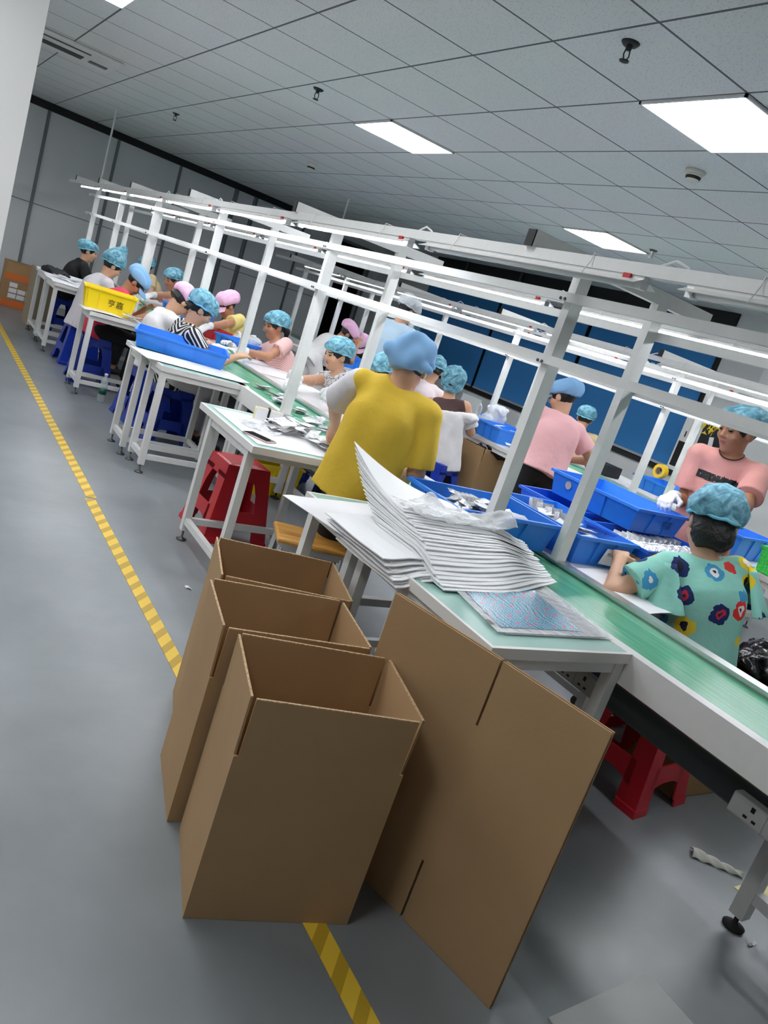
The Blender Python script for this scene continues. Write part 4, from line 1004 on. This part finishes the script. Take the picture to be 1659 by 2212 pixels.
# ------------------------------------------------------------------ trays and tubs
def tray(lx, ly, hz, m, name='storage_tray', ribs=2, label='x', cat='tray', group=None):
    r = empty(name, (0, 0, 0), 0, label, cat, group); t = .004; tp = .022
    def wall(x0, y0, x1, y1, nx, ny):
        return
    X0, Y0, X1, Y1 = lx/2-tp, ly/2-tp, lx/2, ly/2
    mb = MB()
    def ringv(x, y, z): return [(-x, -y, z), (x, -y, z), (x, y, z), (-x, y, z)]
    vs = ringv(X0, Y0, 0)+ringv(X1, Y1, hz)+ringv(X1-t, Y1-t, hz)+ringv(X0-t, Y0-t, t)
    fs = [(0, 3, 2, 1)]+[(i, (i+1) % 4, 4+(i+1) % 4, 4+i) for i in range(4)]+[(4+i, 4+(i+1) % 4, 8+(i+1) % 4, 8+i) for i in range(4)]+[(8+i, 8+(i+1) % 4, 12+(i+1) % 4, 12+i) for i in range(4)]+[(12, 13, 14, 15)]
    mb.add(vs, fs); mb.build('shell', m, r)
    mb = MB(); e = .012
    vs = ringv(X1-t, Y1-t, hz+.003)+ringv(X1+e, Y1+e, hz+.003)+ringv(X1+e, Y1+e, hz-.012)+ringv(X1+e-.004, Y1+e-.004, hz-.012)+ringv(X1+e-.004, Y1+e-.004, hz-.001)+ringv(X1-t, Y1-t, hz-.001)
    mb.add(vs, [(k*4+i, k*4+(i+1) % 4, ((k+1) % 6)*4+(i+1) % 4, ((k+1) % 6)*4+i) for k in range(6) for i in range(4)]); mb.build('rim', m, r)
    for s in (-1, 1):
        for k in range(ribs):
            u = -.33+.66*(k/(ribs-1)) if ribs < 4 else -.88+1.76*(k/(ribs-1))
            MB().bar((u*X0, s*(Y0+.001), .004), (u*X1, s*(Y1+.004), hz-.012), .007, .010, side=(1, 0, 0)).build('rib', m, r)
        for u in (-.3, .3): MB().bar((s*(X0+.001), u*Y0, .004), (s*(X1+.004), u*Y1, hz-.012), .010, .007, side=(1, 0, 0)).build('rib', m, r)
    return r
def note(parent_root, s, size, x, y, z, xd, yd, m=ink, paperwh=None):
    M4 = parent_root.matrix_world.copy()
    o = text_mesh('handwriting', s, size, m, frame4((x, y, z), xd, yd), None)
    o.parent = parent_root
    return o
GB = 'blue trays'
def btray(lx, ly, hz, loc, rz, label, m=None, group=GB, ribs=2):
    r = tray(lx, ly, hz, m or blue_bin, label=label, group=group, ribs=ribs); return place(r, loc, rz)
A_t = btray(.58, .37, .135, (2.26, 2.475, .758), .0, 'blue tray full of silver packets lying across the belt behind the plastic bag')
B_t = btray(.385, .56, .135, (2.815, 2.50, .752), .0, 'blue tray with a torn white note and number on its front, beside the frame post')
C_t = btray(.72, .36, .13, (3.37, 2.40, .752), .13, 'blue tray with a neat row of packets in front of the person in salmon pink', blue_bin2)
E_t = btray(.58, .36, .13, (3.30, 2.905, .752), .12, 'dark blue tray underneath the tray with the round sticker', blue_bin2)
D_t = btray(.45, .60, .125, (3.42, 2.76, .890), .06, 'blue tray with a round sticker, stacked on top of another tray')
L_t = btray(.66, .44, .115, (1.86, 5.78, .757), -.29, 'shallow empty blue tray on the workbench in front of the printed blouse')
btray(.55, .38, .14, (5.02, 5.52, .752), -.05, 'blue tray with black writing on the farther line table'); W_t = bpy.data.objects[-1]
btray(.55, .38, .14, (5.0, 5.96, .752), .1, 'second blue tray behind the one with writing on the farther line')
btray(.5, .36, .16, (4.98, 2.98, .752), .1, 'blue tray beside the green basket at the right edge')
btray(.5, .36, .14, (6.12, 4.5, .752), .1, 'blue tray under the yellow tape roll beyond the farther belt')
btray(.5, .36, .13, (2.86, 9.0, .752), .0, 'blue tray in front of the person in pale pink with the teal cap')
btray(.45, .34, .12, (2.84, 7.05, .752), .2, 'blue tray behind the post beside the striped blouse')
btray(.5, .36, .14, (4.98, 9.5, .752), .0, 'blue tray on the far table behind the black ponytail')
btray(.5, .36, .14, (4.98, 8.95, .752), .0, 'blue tray on the far table left of the bent pink cap')
btray(.45, .34, .14, (4.95, 7.6, .752), .0, 'blue tray beside the bent pink cap at the farther line')
red_tray = tray(.3, .22, .1, red_stool, 'storage_tray', label='small red tray in front of the pale yellow blouse', cat='tray'); place(red_tray, (2.75, 7.72, .752), .3)
ytub = tray(.44, .30, .185, yellow_pp, 'plastic_tub', 5, 'bright yellow tub with handwriting on the workbench at the left', 'tub'); place(ytub, (1.665, 7.50, .757), -.13)
mb = MB().box(-.07, -.152, .125, .07, -.145, .15); mb.build('handle_grip', yellow_pp, ytub, origin=None).location = (0, 0, 0)
def local_text(root, s, size, p, xd=(1, 0, 0), yd=(0, 0, 1), m=ink, name='handwriting'):
    o = text_mesh(name, s, size, m, frame4(p, xd, yd), None)
    co = o.location.copy(); o.parent = root; return o
local_text(ytub, '亨嘉', .07, (.05, -.149, .085), yd=(0, -.12, 1))
local_text(D_t, '亨嘉', .05, (.06, -.300, .06), yd=(0, -.2, 1)); local_text(W_t, '亨嘉', .06, (-.08, -.186, .07), yd=(0, -.2, 1))
local_text(B_t, '12', .045, (.125, -.280, .07), yd=(0, -.2, 1))
mb = MB().add([(-.02, -.279, .02), (.085, -.277, .015), (.095, -.288, .095), (-.005, -.290, .10)], [(0, 1, 2, 3)]); o = mb.build('torn_note', paper); co = o.location.copy(); o.parent = B_t
local_text(B_t, '700.60', .022, (.037, -.287, .07), yd=(0, -.1, 1))
MB().lathe([(.022, -.001), (.022, .001)], (0, 0, 0), 20).build('round_sticker', mat('sticker', (206, 196, 180), .5), None).parent = D_t
o = [c for c in D_t.children if c.name.startswith('round_sticker')][0]; o.location = (-.222, .17, .075); o.rotation_euler = (0, PI/2-.15, 0)
yb = tray(.38, .28, .24, yellow_pp, 'plastic_tub', 4, 'yellow tub on the floor under the belt behind the red stool', 'tub'); place(yb, (2.55, 5.15, 0), .1)
# green mesh basket
r = empty('mesh_basket', (0, 0, 0), 0, 'bright green mesh basket at the right edge of the photo', 'basket'); grn = mat('green plastic', (70, 214, 90), .4)
mb = MB(); zs = [.002, .05, .1, .15]
for z in [.004+.018*k for k in range(9)]:
    q = 1+.12*z/.15
    for s in (-1, 1): mb.box(-.15*q, s*.11*q-.002, z, .15*q, s*.11*q+.002, z+.007); mb.box(s*.15*q-.002, -.11*q, z, s*.15*q+.002, .11*q, z+.007)
for k in range(17):
    u = -1+2*k/16
    for s in (-1, 1): mb.bar((u*.15, s*.11, 0), (u*.168, s*.123, .155), .007, .004, side=(1, 0, 0))
    if k < 13:
        u = -1+2*k/12
        for s in (-1, 1): mb.bar((s*.15, u*.11, 0), (s*.168, u*.123, .155), .007, .004, side=(0, 1, 0))
mb.box(-.15, -.11, 0, .15, .11, .004); mb.build('mesh_sides', grn, r)
mb = MB()
for s in (-1, 1): mb.box(-.178, s*.126-.008, .152, .178, s*.126+.008, .168); mb.box(s*.17-.008, -.126, .152, s*.17+.008, .126, .168)
mb.build('rim', grn, r); place(r, (4.92, 2.52, .752), .1)

# ------------------------------------------------------------------ packets
def packet(m, lx=.085, ly=.06, t=.008, seed=0):
    rd = random.Random(seed); mb = MB(); n = 5; k = 4
    hgt = lambda u, v: max(0, (1-(2*u-1)**4)*(1-(2*v-1)**4))
    vs = []
    for sg in (1, -1):
        for i in range(n+1):
            for j in range(k+1):
                u, v = i/n, j/k; z = sg*(t/2*hgt(u, v)+.0007)+rd.uniform(-.0016, .0016)
                vs.append(((u-.5)*lx, (v-.5)*ly, z+t/2))
    g = (n+1)*(k+1); fs = []
    for i in range(n):
        for j in range(k):
            a = i*(k+1)+j; fs += [(a, a+k+1, a+k+2, a+1), (g+a+1, g+a+k+2, g+a+k+1, g+a)]
    rim = [i*(k+1) for i in range(n+1)]+[n*(k+1)+j for j in range(1, k+1)]+[i*(k+1)+k for i in range(n-1, -1, -1)]+[j for j in range(k-1, 0, -1)]
    fs += [(rim[i], rim[i]+g, rim[(i+1) % len(rim)]+g, rim[(i+1) % len(rim)]) for i in range(len(rim))]
    mb.add(vs, fs); o = mb.build('sealed_packet', m, origin=(0, 0, 0)); return T(o, 'x', 'packet')
grey_pack = mat('grey printed film', (178, 180, 184), .3, .2, bscale=40, bstr=.4)
pk = [Proto(packet(silver, .10, .07, .009, 1)), Proto(packet(pack_white, .10, .07, .008, 2)), Proto(packet(grey_pack, .12, .075, .006, 3)), Proto(packet(silver, .085, .06, .012, 4))]
rd = random.Random(3)
def pile(n, x, y, z, dx, dy, rz=.0, zmax=.05, tilt=.3, label='', group='', stand=0., kinds=(0, 1, 2, 3)):
    for i in range(n):
        u, v = rd.uniform(-1, 1), rd.uniform(-1, 1)
        px_, py_ = x+u*dx*math.cos(rz)-v*dy*math.sin(rz), y+u*dx*math.sin(rz)+v*dy*math.cos(rz)
        pk[rd.choice(kinds)].put((px_, py_, z+zmax*(i/n)+.002), rz+rd.uniform(-.6, .6), label, group, rx=rd.uniform(-tilt, tilt), ry=stand+rd.uniform(-tilt, tilt))
pile(46, 2.25, 2.48, .785, .19, .085, 0, .10, .35, 'silver packet heaped in the blue tray across the belt', 'packets in the tray across the belt')
for i in range(9): pk[1 if i % 2 else 2].put((2.13+.012*i, 2.52, .84), .3, 'packet standing on edge in the blue tray across the belt', 'upright packets in the tray across the belt', ry=-1.15, rx=.1)
pile(34, 2.81, 2.47, .785, .09, .16, 0, .085, .3, 'flat packet heaped in the tray with the torn white note', 'packets in the tray with the torn note', kinds=(0, 1, 2))
for i in range(12): pk[1 if i % 3 else 2].put((2.80+.006*(i % 4), 2.50+.022*i, .845), 1.57, 'packet standing on edge in the tray with the torn white note', 'upright packets in the tray with the torn note', ry=-1.2+rd.uniform(-.2, .2))
for i in range(44):
    pk[(0, 2, 0, 3)[i % 4]].put((3.37+(-.29+.0135*i)*math.cos(.13)+rd.uniform(-.004, .004)-.0, 2.40+(-.29+.0135*i)*math.sin(.13)+(.05 if i % 2 else -.05), .832), .13+1.57*0+rd.uniform(-.1, .1), 'packet leaning in the neat row of the tray before the person in salmon pink', 'packets in the neat row', ry=-.95+rd.uniform(-.15, .15))
pile(9, 3.43, 2.72, .91, .10, .12, 0, .05, .2, 'packet lying in the tray with the round sticker', 'packets in the stacked tray', kinds=(0, 1))
pile(6, 3.02, 2.13, .756, .05, .05, 0, .03, .2, 'packet lying beside the hands of the floral blouse', 'packets by the floral blouse', kinds=(0, 2))
for k in range(13): pile(3, 2.35+.05*math.sin(k*1.9), 3.36+k*.155, .733, .05, .035, .3, .03, .22, 'sealed silver packet riding on the green belt', 'packets on the belt', kinds=(0, 3, 2))
pile(18, 1.91, 3.72, .760, .09, .13, .4, .05, .3, 'sealed packet in the loose heap beside the phone', 'packets heaped on the phone workbench', kinds=(0, 1, 3))
for i in range(6): pk[1].put((2.0, 3.78, .762+.010*i), .5+.05*i, 'packet in the neat little stack on the phone workbench', 'stacked packets on the phone workbench')
pile(12, 2.03, 3.52, .760, .05, .10, .2, .04, .3, 'sealed packet heaped at the edge by the mustard yellow shirt', 'packets at the workbench edge', kinds=(0, 1, 3))
pile(14, 5.02, 5.52, .79, .17, .1, 0, .1, .4, 'clear packet in the tray with black writing', 'packets in the tray with writing', kinds=(1, 0))
pile(10, 4.86, 5.16, .756, .10, .08, 0, .05, .2, 'flat mask packet at the near end of the farther table', 'packets on the farther table', kinds=(1,))
pile(8, 1.9, 7.28, .757, .12, .05, 0, .04, .3, 'white glove packet heaped beside the yellow tub', 'white packets by the yellow tub', kinds=(1,))
pile(10, 1.75, 9.6, .757, .22, .3, 0, .03, .15, 'pale packet strewn over the back workbench', 'pale packets on the back workbench', kinds=(1, 2))

# ------------------------------------------------------------------ on the near workbenches
def smooth(a, b, x): t = min(1, max(0, (x-a)/(b-a))); return t*t*(3-2*t)
for j in range(9):   # lower pile at the left
    def fn(u, v, j=j):
        x = 1.435+.004*j*(j % 2)+.50*u-.003*j+.02*(1-v)*(1-u); y = 1.85+.011*j+.006*math.sin(j*2.1)+.40*v-.03*math.sin(PI*u)
        z = .7605+.0048*j - .045*(1-smooth(0, .25, u))*(1-j/16)+.002*math.sin(v*7+j)
        return (x, y, z)
    o = MB().sheet(fn, 16, 12, .0042).build('foam_sheet', foam); T(o, 'white foam sheet in the lower pile drooping over the left edge of the near workbench', 'foam sheet', 'white foam sheets, lower pile')
NA = 22
for i in range(NA):  # main stack, fanned backwards, its far left corner curling up
    def fn(u, v, i=i):
        t = i/(NA-1); j1, j2 = .006*math.sin(i*2.7), .006*math.sin(i*1.7+1)
        NL, NR = (1.575+.02*t+j1, 1.765+.375*t), (2.275+j2-.02*t, 1.955+.22*t)
        FL, FR = (1.555-.01*t, 2.18+.33*t), (2.20, 2.268)
        x = (NL[0]*(1-u)+NR[0]*u)*(1-v)+(FL[0]*(1-u)+FR[0]*u)*v; y = (NL[1]*(1-u)+NR[1]*u)*(1-v)+(FL[1]*(1-u)+FR[1]*u)*v
        y -= .050*math.sin(PI*u)*(1-.7*t)*(1-v)
        base = .7605+.0046*i; lift = .040*smooth(1.80, 1.98, y)*(1-smooth(.55, .95, u))
        curl = (t**2.0)*.125*(v**1.7)*max(0, 1-u*1.8)**1.6
        sag = -.020*smooth(.8, 1.0, u)*t
        return (x, y, base+lift+curl+sag+.0012*math.sin(u*8+i*2.2)+.0010*math.sin(v*6+i*1.3))
    o = MB().sheet(fn, 24, 14, .0042).build('foam_sheet', foam); T(o, 'white foam sheet in the tall fanned stack on the near workbench', 'foam sheet', 'white foam sheets, tall stack')
# clear plastic bag on the foam
def bagfn(u, v):
    rg = math.sin(u*17+3*math.sin(v*9))*.005+math.sin(v*23+2*math.sin(u*13))*.005+math.sin(u*41+v*37)*.0025
    x = 1.63+.47*u-.04*v; y = 2.06+.20*v+.02*u
    z = .905-.015*u+rg+.035*smooth(.75, 1, u)*(.8+math.sin(v*5))+.045*math.exp(-((u-.45)/.09)**2)*smooth(.7, 1, v)
    return (x, y, z)
o = MB().sheet(bagfn, 54, 30, .003).build('plastic_bag', frost_film, smooth=True); T(o, 'crumpled clear plastic bag lying on top of the white foam stack', 'plastic bag')
# drooping white sheet
def shfn(u, v):
    x = 1.335+.60*u+.11*v*(1-u)*.9; y = 2.545+.09*u-.38*v; z = .758-.012*(1-smooth(0, .3, u))+.012*math.exp(-((u-.05)/.1)**2)*(1-v)
    return (x, y, z)
o = MB().sheet(shfn, 16, 8, .002).build('white_sheet', paper); T(o, 'large white sheet overhanging the workbench left of the foam stack', 'sheet')
lat = mat('lattice card', (196, 198, 198), .5)
nt, p, N, L = nodes_of(lat); tc = N('ShaderNodeTexCoord'); ck = N('ShaderNodeTexVoronoi'); ck.inputs['Scale'].default_value = 90; L(tc.outputs['Object'], ck.inputs['Vector'])
rr = ramp(nt, [(0, (168, 170, 170)), (.4, (222, 222, 222))], 'LINEAR'); L(ck.outputs['Distance'], rr.inputs[0]); L(rr.outputs[0], p.inputs['Base Color'])
o = MB().add([(1.60, 2.30, .7605), (1.84, 2.22, .7605), (1.78, 2.10, .7605), (1.62, 2.19, .7605)], [(0, 1, 2, 3)]).build('lattice_card', lat); T(o, 'grey lattice printed card lying on the drooping white sheet', 'card')
# patterned film sheets
film = mat('printed film', (120, 180, 206), .2, coat=.4)
nt, p, N, L = nodes_of(film); tc = N('ShaderNodeTexCoord'); mp = N('ShaderNodeMapping'); mp.inputs['Scale'].default_value = (1, 1, 0); L(tc.outputs['Object'], mp.inputs['Vector'])
v = N('ShaderNodeTexVoronoi'); v.inputs['Scale'].default_value = 24; v.inputs['Randomness'].default_value = .25; L(mp.outputs[0], v.inputs['Vector'])
rg = mathn(nt, 'FLOORED_MODULO', mathn(nt, 'MULTIPLY', v.outputs['Distance'], 6.0), 1.0)
base = ramp(nt, [(0, (36, 108, 156)), (.5, (126, 184, 210))], 'LINEAR'); L(rg, base.inputs[0])
cen = mathn(nt, 'LESS_THAN', v.outputs['Distance'], .2)
wv = N('ShaderNodeTexWave'); wv.inputs['Scale'].default_value = 9; wv.inputs['Distortion'].default_value = 7; wv.inputs['Detail'].default_value = 0; wv.inputs['Detail Scale'].default_value = 1; L(mp.outputs[0], wv.inputs['Vector'])
ln_ = mathn(nt, 'LESS_THAN', mathn(nt, 'ABSOLUTE', mathn(nt, 'SUBTRACT', wv.outputs['Fac'], .5)), .15)
m1 = N('ShaderNodeMix'); m1.data_type = 'RGBA'; L(cen, m1.inputs[0]); L(base.outputs[0], m1.inputs[6]); m1.inputs[7].default_value = lin((222, 104, 146))+(1,)
m2 = N('ShaderNodeMix'); m2.data_type = 'RGBA'; L(ln_, m2.inputs[0]); L(m1.outputs[2], m2.inputs[6]); m2.inputs[7].default_value = lin((28, 50, 70))+(1,); L(m2.outputs[2], p.inputs['Base Color'])
for i, (dx, dy) in enumerate(((.05, .0), (.03, -.004), (0, 0))):
    r = empty('printed_film', (1.84, 1.68, .753), 0, ['lowest clear film sheet under the blue patterned films', 'middle film sheet of the three by the foam stack', 'top film sheet printed with a blue floral pattern beside the foam stack'][i], 'film sheet', 'film sheets on the near workbench')
    z = .7530+.0028*i
    fn = lambda u, v, dx=dx, dy=dy, z=z: (1.585+dx+.49*u+.07*v, 1.495+dy+.42*v+.01*u, z+.003*math.sin(u*7+v*5+dx*90)*smooth(.8, 1, u)+.0006)
    MB().sheet(fn, 14, 10, .0012).build('film', clear_film if i < 2 else frost_film, r)
    if i == 2:
        fn2 = lambda u, v, z=z: (1.62+.37*u+.07*v, 1.525+.36*v+.01*u, z+.0018)
        MB().grid(fn2, 4, 4).build('print', film, r)
        for q in (.03, .30): MB().grid(lambda u, v, q=q: (1.594+.018*u+.01*q, 1.51+q+.03*v, z+.0018), 1, 1).build('batch_mark', mat('dark print', (90, 76, 76), .5), r)
# phone workbench
o = box('white_sheet', 1.545, 3.34, .7515, 2.09, 4.02, .753, white_board); T(o, 'white board sheet covering the workbench with the phone', 'sheet')
r = empty('smartphone', (1.605, 3.47, .7535), 0, 'rose coloured smartphone with a black screen lying on the white board sheet', 'phone')
c_, s_ = math.cos(-1.08), math.sin(-1.08); fn = lambda x, y, z: (1.607+x*c_-y*s_, 3.475+x*s_+y*c_, z)
MB().box(-.082, -.04, .7535, .082, .04, .761, 0, fn).build('case', mat('rose case', (206, 172, 170), .3), r, bevel=.003)
MB().box(-.078, -.036, .7612, .078, .036, .7618, 0, fn).build('screen', mat('phone glass', (14, 14, 16), .08), r)
r = empty('card_bundle', (1.83, 3.93, .753), 0, 'banded bundle of cream cards standing on the phone workbench', 'card bundle'); cream_c = mat('cream card', (236, 228, 170), .6)
c_, s_ = math.cos(-.35), math.sin(-.35)
for k in range(14):
    rj = random.Random(k).uniform(-.006, .006); fn = lambda x, y, z: (1.83+x*c_-y*s_, 3.93+x*s_+y*c_, z)
    MB().box(-.075+rj, -.035+k*.005, .754, .075+rj, -.0315+k*.005, .822+rj, 0, fn).build('card', cream_c if k % 4 else paper, r)
MB().box(-.006, -.037, .753, .006, .038, .830, 0, fn).build('rubber_band', black_rubber, r)
def film_scrap(x, y, z, sx_, sy_, seed, label, group):
    rg = random.Random(seed); a, b, c2 = rg.uniform(0, 6), rg.uniform(0, 6), rg.uniform(0, 3)
    fn = lambda u, v: (x+(u-.5)*sx_*math.cos(c2)-(v-.5)*sy_*math.sin(c2), y+(u-.5)*sx_*math.sin(c2)+(v-.5)*sy_*math.cos(c2), z+.008+.006*math.sin(u*9+a+2*v)+.005*math.sin(v*11+b+3*u))
    o = MB().sheet(fn, 14, 14, .001).build('film_scrap', clear_film, smooth=True); T(o, label, 'film', group)
for k, (x, y) in enumerate(((1.66, 3.74), (1.72, 3.66), (1.70, 3.82), (1.79, 3.74))): film_scrap(x, y, .754, .16, .11, k, 'clear film wrapper lying beside the phone', 'clear wrappers by the phone')
# other bench tops
o = MB().sheet(lambda u, v: (1.47+.72*u-.03*v, 5.20-.06*u+.38*v, .7595+.012*smooth(.9, 1, u)*(1-v)), 12, 6, .0025).build('white_sheet', white_board); T(o, 'thin white board sheet under the shallow blue tray', 'sheet')
o = MB().sheet(lambda u, v: (1.42+.6*u, 7.2+.3*v, .754+.01*math.sin(u*5)), 10, 4, .002).build('white_sheet', paper); T(o, 'white paper under the yellow tub', 'sheet')
crumple('black_cloth', mat('black fabric', (22, 22, 24), .8), (1.62, 10.15, .775), .14, .2, .035, .02, 40, 'crumpled black cloth on the last workbench', 'cloth', seed=2, flat=.757)
o = MB().sheet(lambda u, v: (1.42+.55*u, 9.05+1.35*v, .757+.006*math.sin(v*14)), 6, 24, .002).build('white_sheet', paper); T(o, 'white sheets covering the two back workbenches', 'sheet')
# far side of the near belt
o = MB().sheet(lambda u, v: (2.60+.36*u, 1.74+.42*v+.06*u, .757+.002*math.sin(u*6)), 8, 8, .0015).build('white_sheet', paper); T(o, 'white paper sheet beside the far rail under the noted tray', 'sheet')
r = lathe_thing('white_bottle', 'white plastic bottle on the table in front of the grey line print top', 'bottle', (2.72, 5.62, .752), [('bottle_body', [(.035, 0), (.04, .01), (.04, .1), (.03, .125), (.018, .135)], white_paint), ('cap', [(.02, .135), (.02, .16), (.001, .165)], white_paint)])
crumple('plastic_bag', frost_film, (3.0, 7.35, .83), .16, .18, .09, .03, 30, 'frosted plastic bag heaped behind the striped pink blouse', 'plastic bag', seed=3, flat=.752)
# ------------------------------------------------------------------ on the farther line
table(5.83, 6.5, 3.4, 5.5, 'table beyond the farther belt with the black case', white_board)
r = empty('black_case', (5.95, 5.1, .752), 0, 'black case on the table beyond the farther belt behind the standing person in pink', 'case')
box('case_body', 5.86, 4.98, .752, 6.08, 5.26, .86, black_plastic, r, bevel=.01); box('clasp', 5.855, 5.10, .80, 5.861, 5.14, .83, steel, r)
r = empty('tape_roll', (6.28, 4.72, .895), 0, 'yellow packing tape roll resting on a blue tray beyond the farther belt', 'tape roll')
def ring_x(mb, c, r0, r1, w_, n=28):
    vs = [];
    for k in range(n):
        a = 2*PI*k/n
        for rr_, x in ((r0, -w_), (r1, -w_), (r1, w_), (r0, w_)): vs.append((c[0]+x, c[1]+rr_*math.cos(a), c[2]+rr_*math.sin(a)))
    mb.add(vs, [(k*4+i, k*4+(i+1) % 4, ((k+1) % n)*4+(i+1) % 4, ((k+1) % n)*4+i) for k in range(n) for i in range(4)])
mb = MB(); ring_x(mb, (6.28, 4.72, .965), .042, .068, .03); mb.build('tape', mat('yellow tape', (238, 196, 40), .25), r)
mb = MB(); ring_x(mb, (6.28, 4.72, .965), .036, .042, .03); mb.build('core', card_edge, r)
for k in range(3):
    o = box('paper_stack', 5.86, 3.5+k*.42, .752, 6.2, 3.86+k*.42, .765+.01*k, paper); T(o, ['paper stack beyond the farther belt nearest the person in salmon pink', 'paper stack beyond the farther belt under the frame post', 'paper stack beyond the farther belt beside the black case'][k], 'paper')
r = empty('display_stand', (4.86, 5.93, .752), 0, 'clear acrylic stand of looped wristbands beside the white off-shoulder blouse', 'stand')
acr = mat('clear acrylic', (225, 235, 235), .05, alpha=.3)
MB().box(4.74, 5.74, .90, 4.744, 6.05, 1.06).box(4.72, 5.74, .9, 5.0, 6.05, .905).build('acrylic_panel', acr, r)
mb = MB()
for k in range(6): mb.tube([(4.80+.03*k, 5.80+.04*k+.03*math.cos(a), .96+.05*math.sin(a)) for a in [2*PI*i/14 for i in range(15)]], .005, 6, cap=False)
mb.build('wristbands', silver, r)
MB().box(4.72, 5.74, .752, 4.99, 6.05, .90).build('stand_base', alu, r)
crumple('plastic_bag', frost_film, (5.12, 5.92, .93), .11, .10, .12, .03, 34, 'frosted plastic bag standing in the tray at the farther line', 'plastic bag', seed=5, flat=.76)
# ------------------------------------------------------------------ right wall: fire hose cabinet and board
r = empty('fire_hose_cabinet', (RX-.1, 5.73, .9), 0, 'white fire hose cabinet with dark glass doors and yellow characters on the right wall', 'cabinet')
X = RX-.2
box('housing', X, 5.43, .88, RX-.001, 6.04, 1.66, white_paint, r)
glass_b = mat('dark glass', (20, 24, 22), .12)
d1 = box('door', X-.012, 5.80, .90, X-.001, 6.03, 1.645, white_paint, r); box('glass', X-.016, 5.825, .93, X-.0125, 6.005, 1.24, glass_b, d1)
box('poster', X-.016, 5.83, 1.29, X-.0125, 5.93, 1.6, mat('poster cream', (226, 214, 196), .6), d1)
d2 = box('door', X-.012, 5.44, .90, X-.001, 5.79, 1.645, white_paint, r); box('glass', X-.016, 5.475, .93, X-.0125, 5.76, 1.62, glass_b, d2)
MB().add([(X-.0165, 5.76, .97), (X-.0165, 5.57, .97), (X-.0165, 5.76, 1.30)], [(0, 1, 2)]).build('green_print', mat('green print', (72, 118, 78), .5), d2)
ysig = mat('yellow sign film', (240, 206, 40), .5)
for s, sz, y, z, dd in (('栓', .14, 5.60, 1.47, d2), ('火', .14, 5.72, 1.47, d2), ('警', .13, 5.66, 1.20, d2), ('119', .10, 5.64, 1.03, d2), ('2', .13, 5.87, 1.02, d1)):
    text_mesh('sign_character', s, sz, ysig, frame4((X-.0185, y, z), (0, -1, 0), (0, 0, 1)), dd, bold=.012)
MB().bar((X-.02, 5.60, 1.40), (X-.02, 5.53, 1.06), .06, .004, side=(0, 1, 0)).build('seal_strip', paper, d2)
for yy in (5.95, 5.46): box('hinge', X-.02, yy, 1.3, X-.012, yy+.012, 1.37, black_plastic, d1 if yy > 5.8 else d2)
o = box('white_board', RX-.165, 4.72, 1.93, RX-.142, 5.37, 2.29, white_board); T(o, 'small white board hung on the wall pier above the person in salmon pink', 'board')
# ------------------------------------------------------------------ on the floor
pet = mat('clear bottle plastic', (226, 236, 240), .08, alpha=.32); green_lbl = mat('green bottle label', (18, 84, 66), .4)
for x, y, lb in ((1.70, 7.10, 'clear water bottle with a green label, left of the pair on the floor'), (1.90, 7.22, 'clear water bottle with a green label, right of the pair on the floor')):
    lathe_thing('water_bottle', lb, 'bottle', (x, y, 0), [('bottle_body', [(.028, .001), (.034, .01), (.034, .17), (.03, .2), (.014, .235), (.013, .245)], pet), ('label', [(.0345, .075), (.0346, .13)], green_lbl), ('cap', [(.0155, .243), (.0155, .262), (.001, .264)], white_paint)], 'water bottles on the floor')
def ragfn(u, v):
    w_ = .028*(1-.65*u)*(v*2-1); x = 2.755+.125*u+w_*.7; y = 1.275-.145*u+w_*.7
    return (x, y, .006+.022*max(0, 1-(v*2-1)**2)*(1-.5*u)+.004*math.sin(u*23+v*7))
o = MB().sheet(ragfn, 22, 10, .004).build('dropped_glove', mat('off white knit', (218, 218, 206), .85), smooth=True); T(o, 'dropped white glove lying on the floor under the belt', 'glove')
o = box('card_scrap', 2.78, 1.02, .001, 2.98, 1.10, .003, cream_c); T(o, 'cream card scrap on the floor beside the conveyor leg', 'scrap')
o = MB().sheet(lambda u, v: (2.55+.04*u, .885+.012*v, .004+.003*math.sin(u*9)), 8, 3, .001).build('paper_scrap', paper); T(o, 'tiny white paper scrap near the conveyor foot at the right', 'scrap')
o = MB().sheet(lambda u, v: (1.365+.03*u, 3.27+.025*v-.02*u, .005+.006*math.sin(u*4)), 6, 4, .001).build('paper_scrap', paper); T(o, 'tiny white paper scrap by the foot of the phone workbench', 'scrap')
bm_ = mat('pale grey panel', (186, 188, 186), .35, nscale=5, namt=.1)
o = MB().add([(1.605, .875, .001), (2.04, .905, .001), (2.04, .45, .001), (1.605, .40, .001), (1.605, .875, .006), (2.04, .905, .006), (2.04, .45, .006), (1.605, .40, .006)], [(4, 7, 6, 5), (0, 1, 2, 3), (0, 4, 5, 1), (1, 5, 6, 2), (2, 6, 7, 3), (3, 7, 4, 0)]).build('floor_panel', bm_); T(o, 'pale grey flat panel lying on the floor at the bottom right', 'panel')
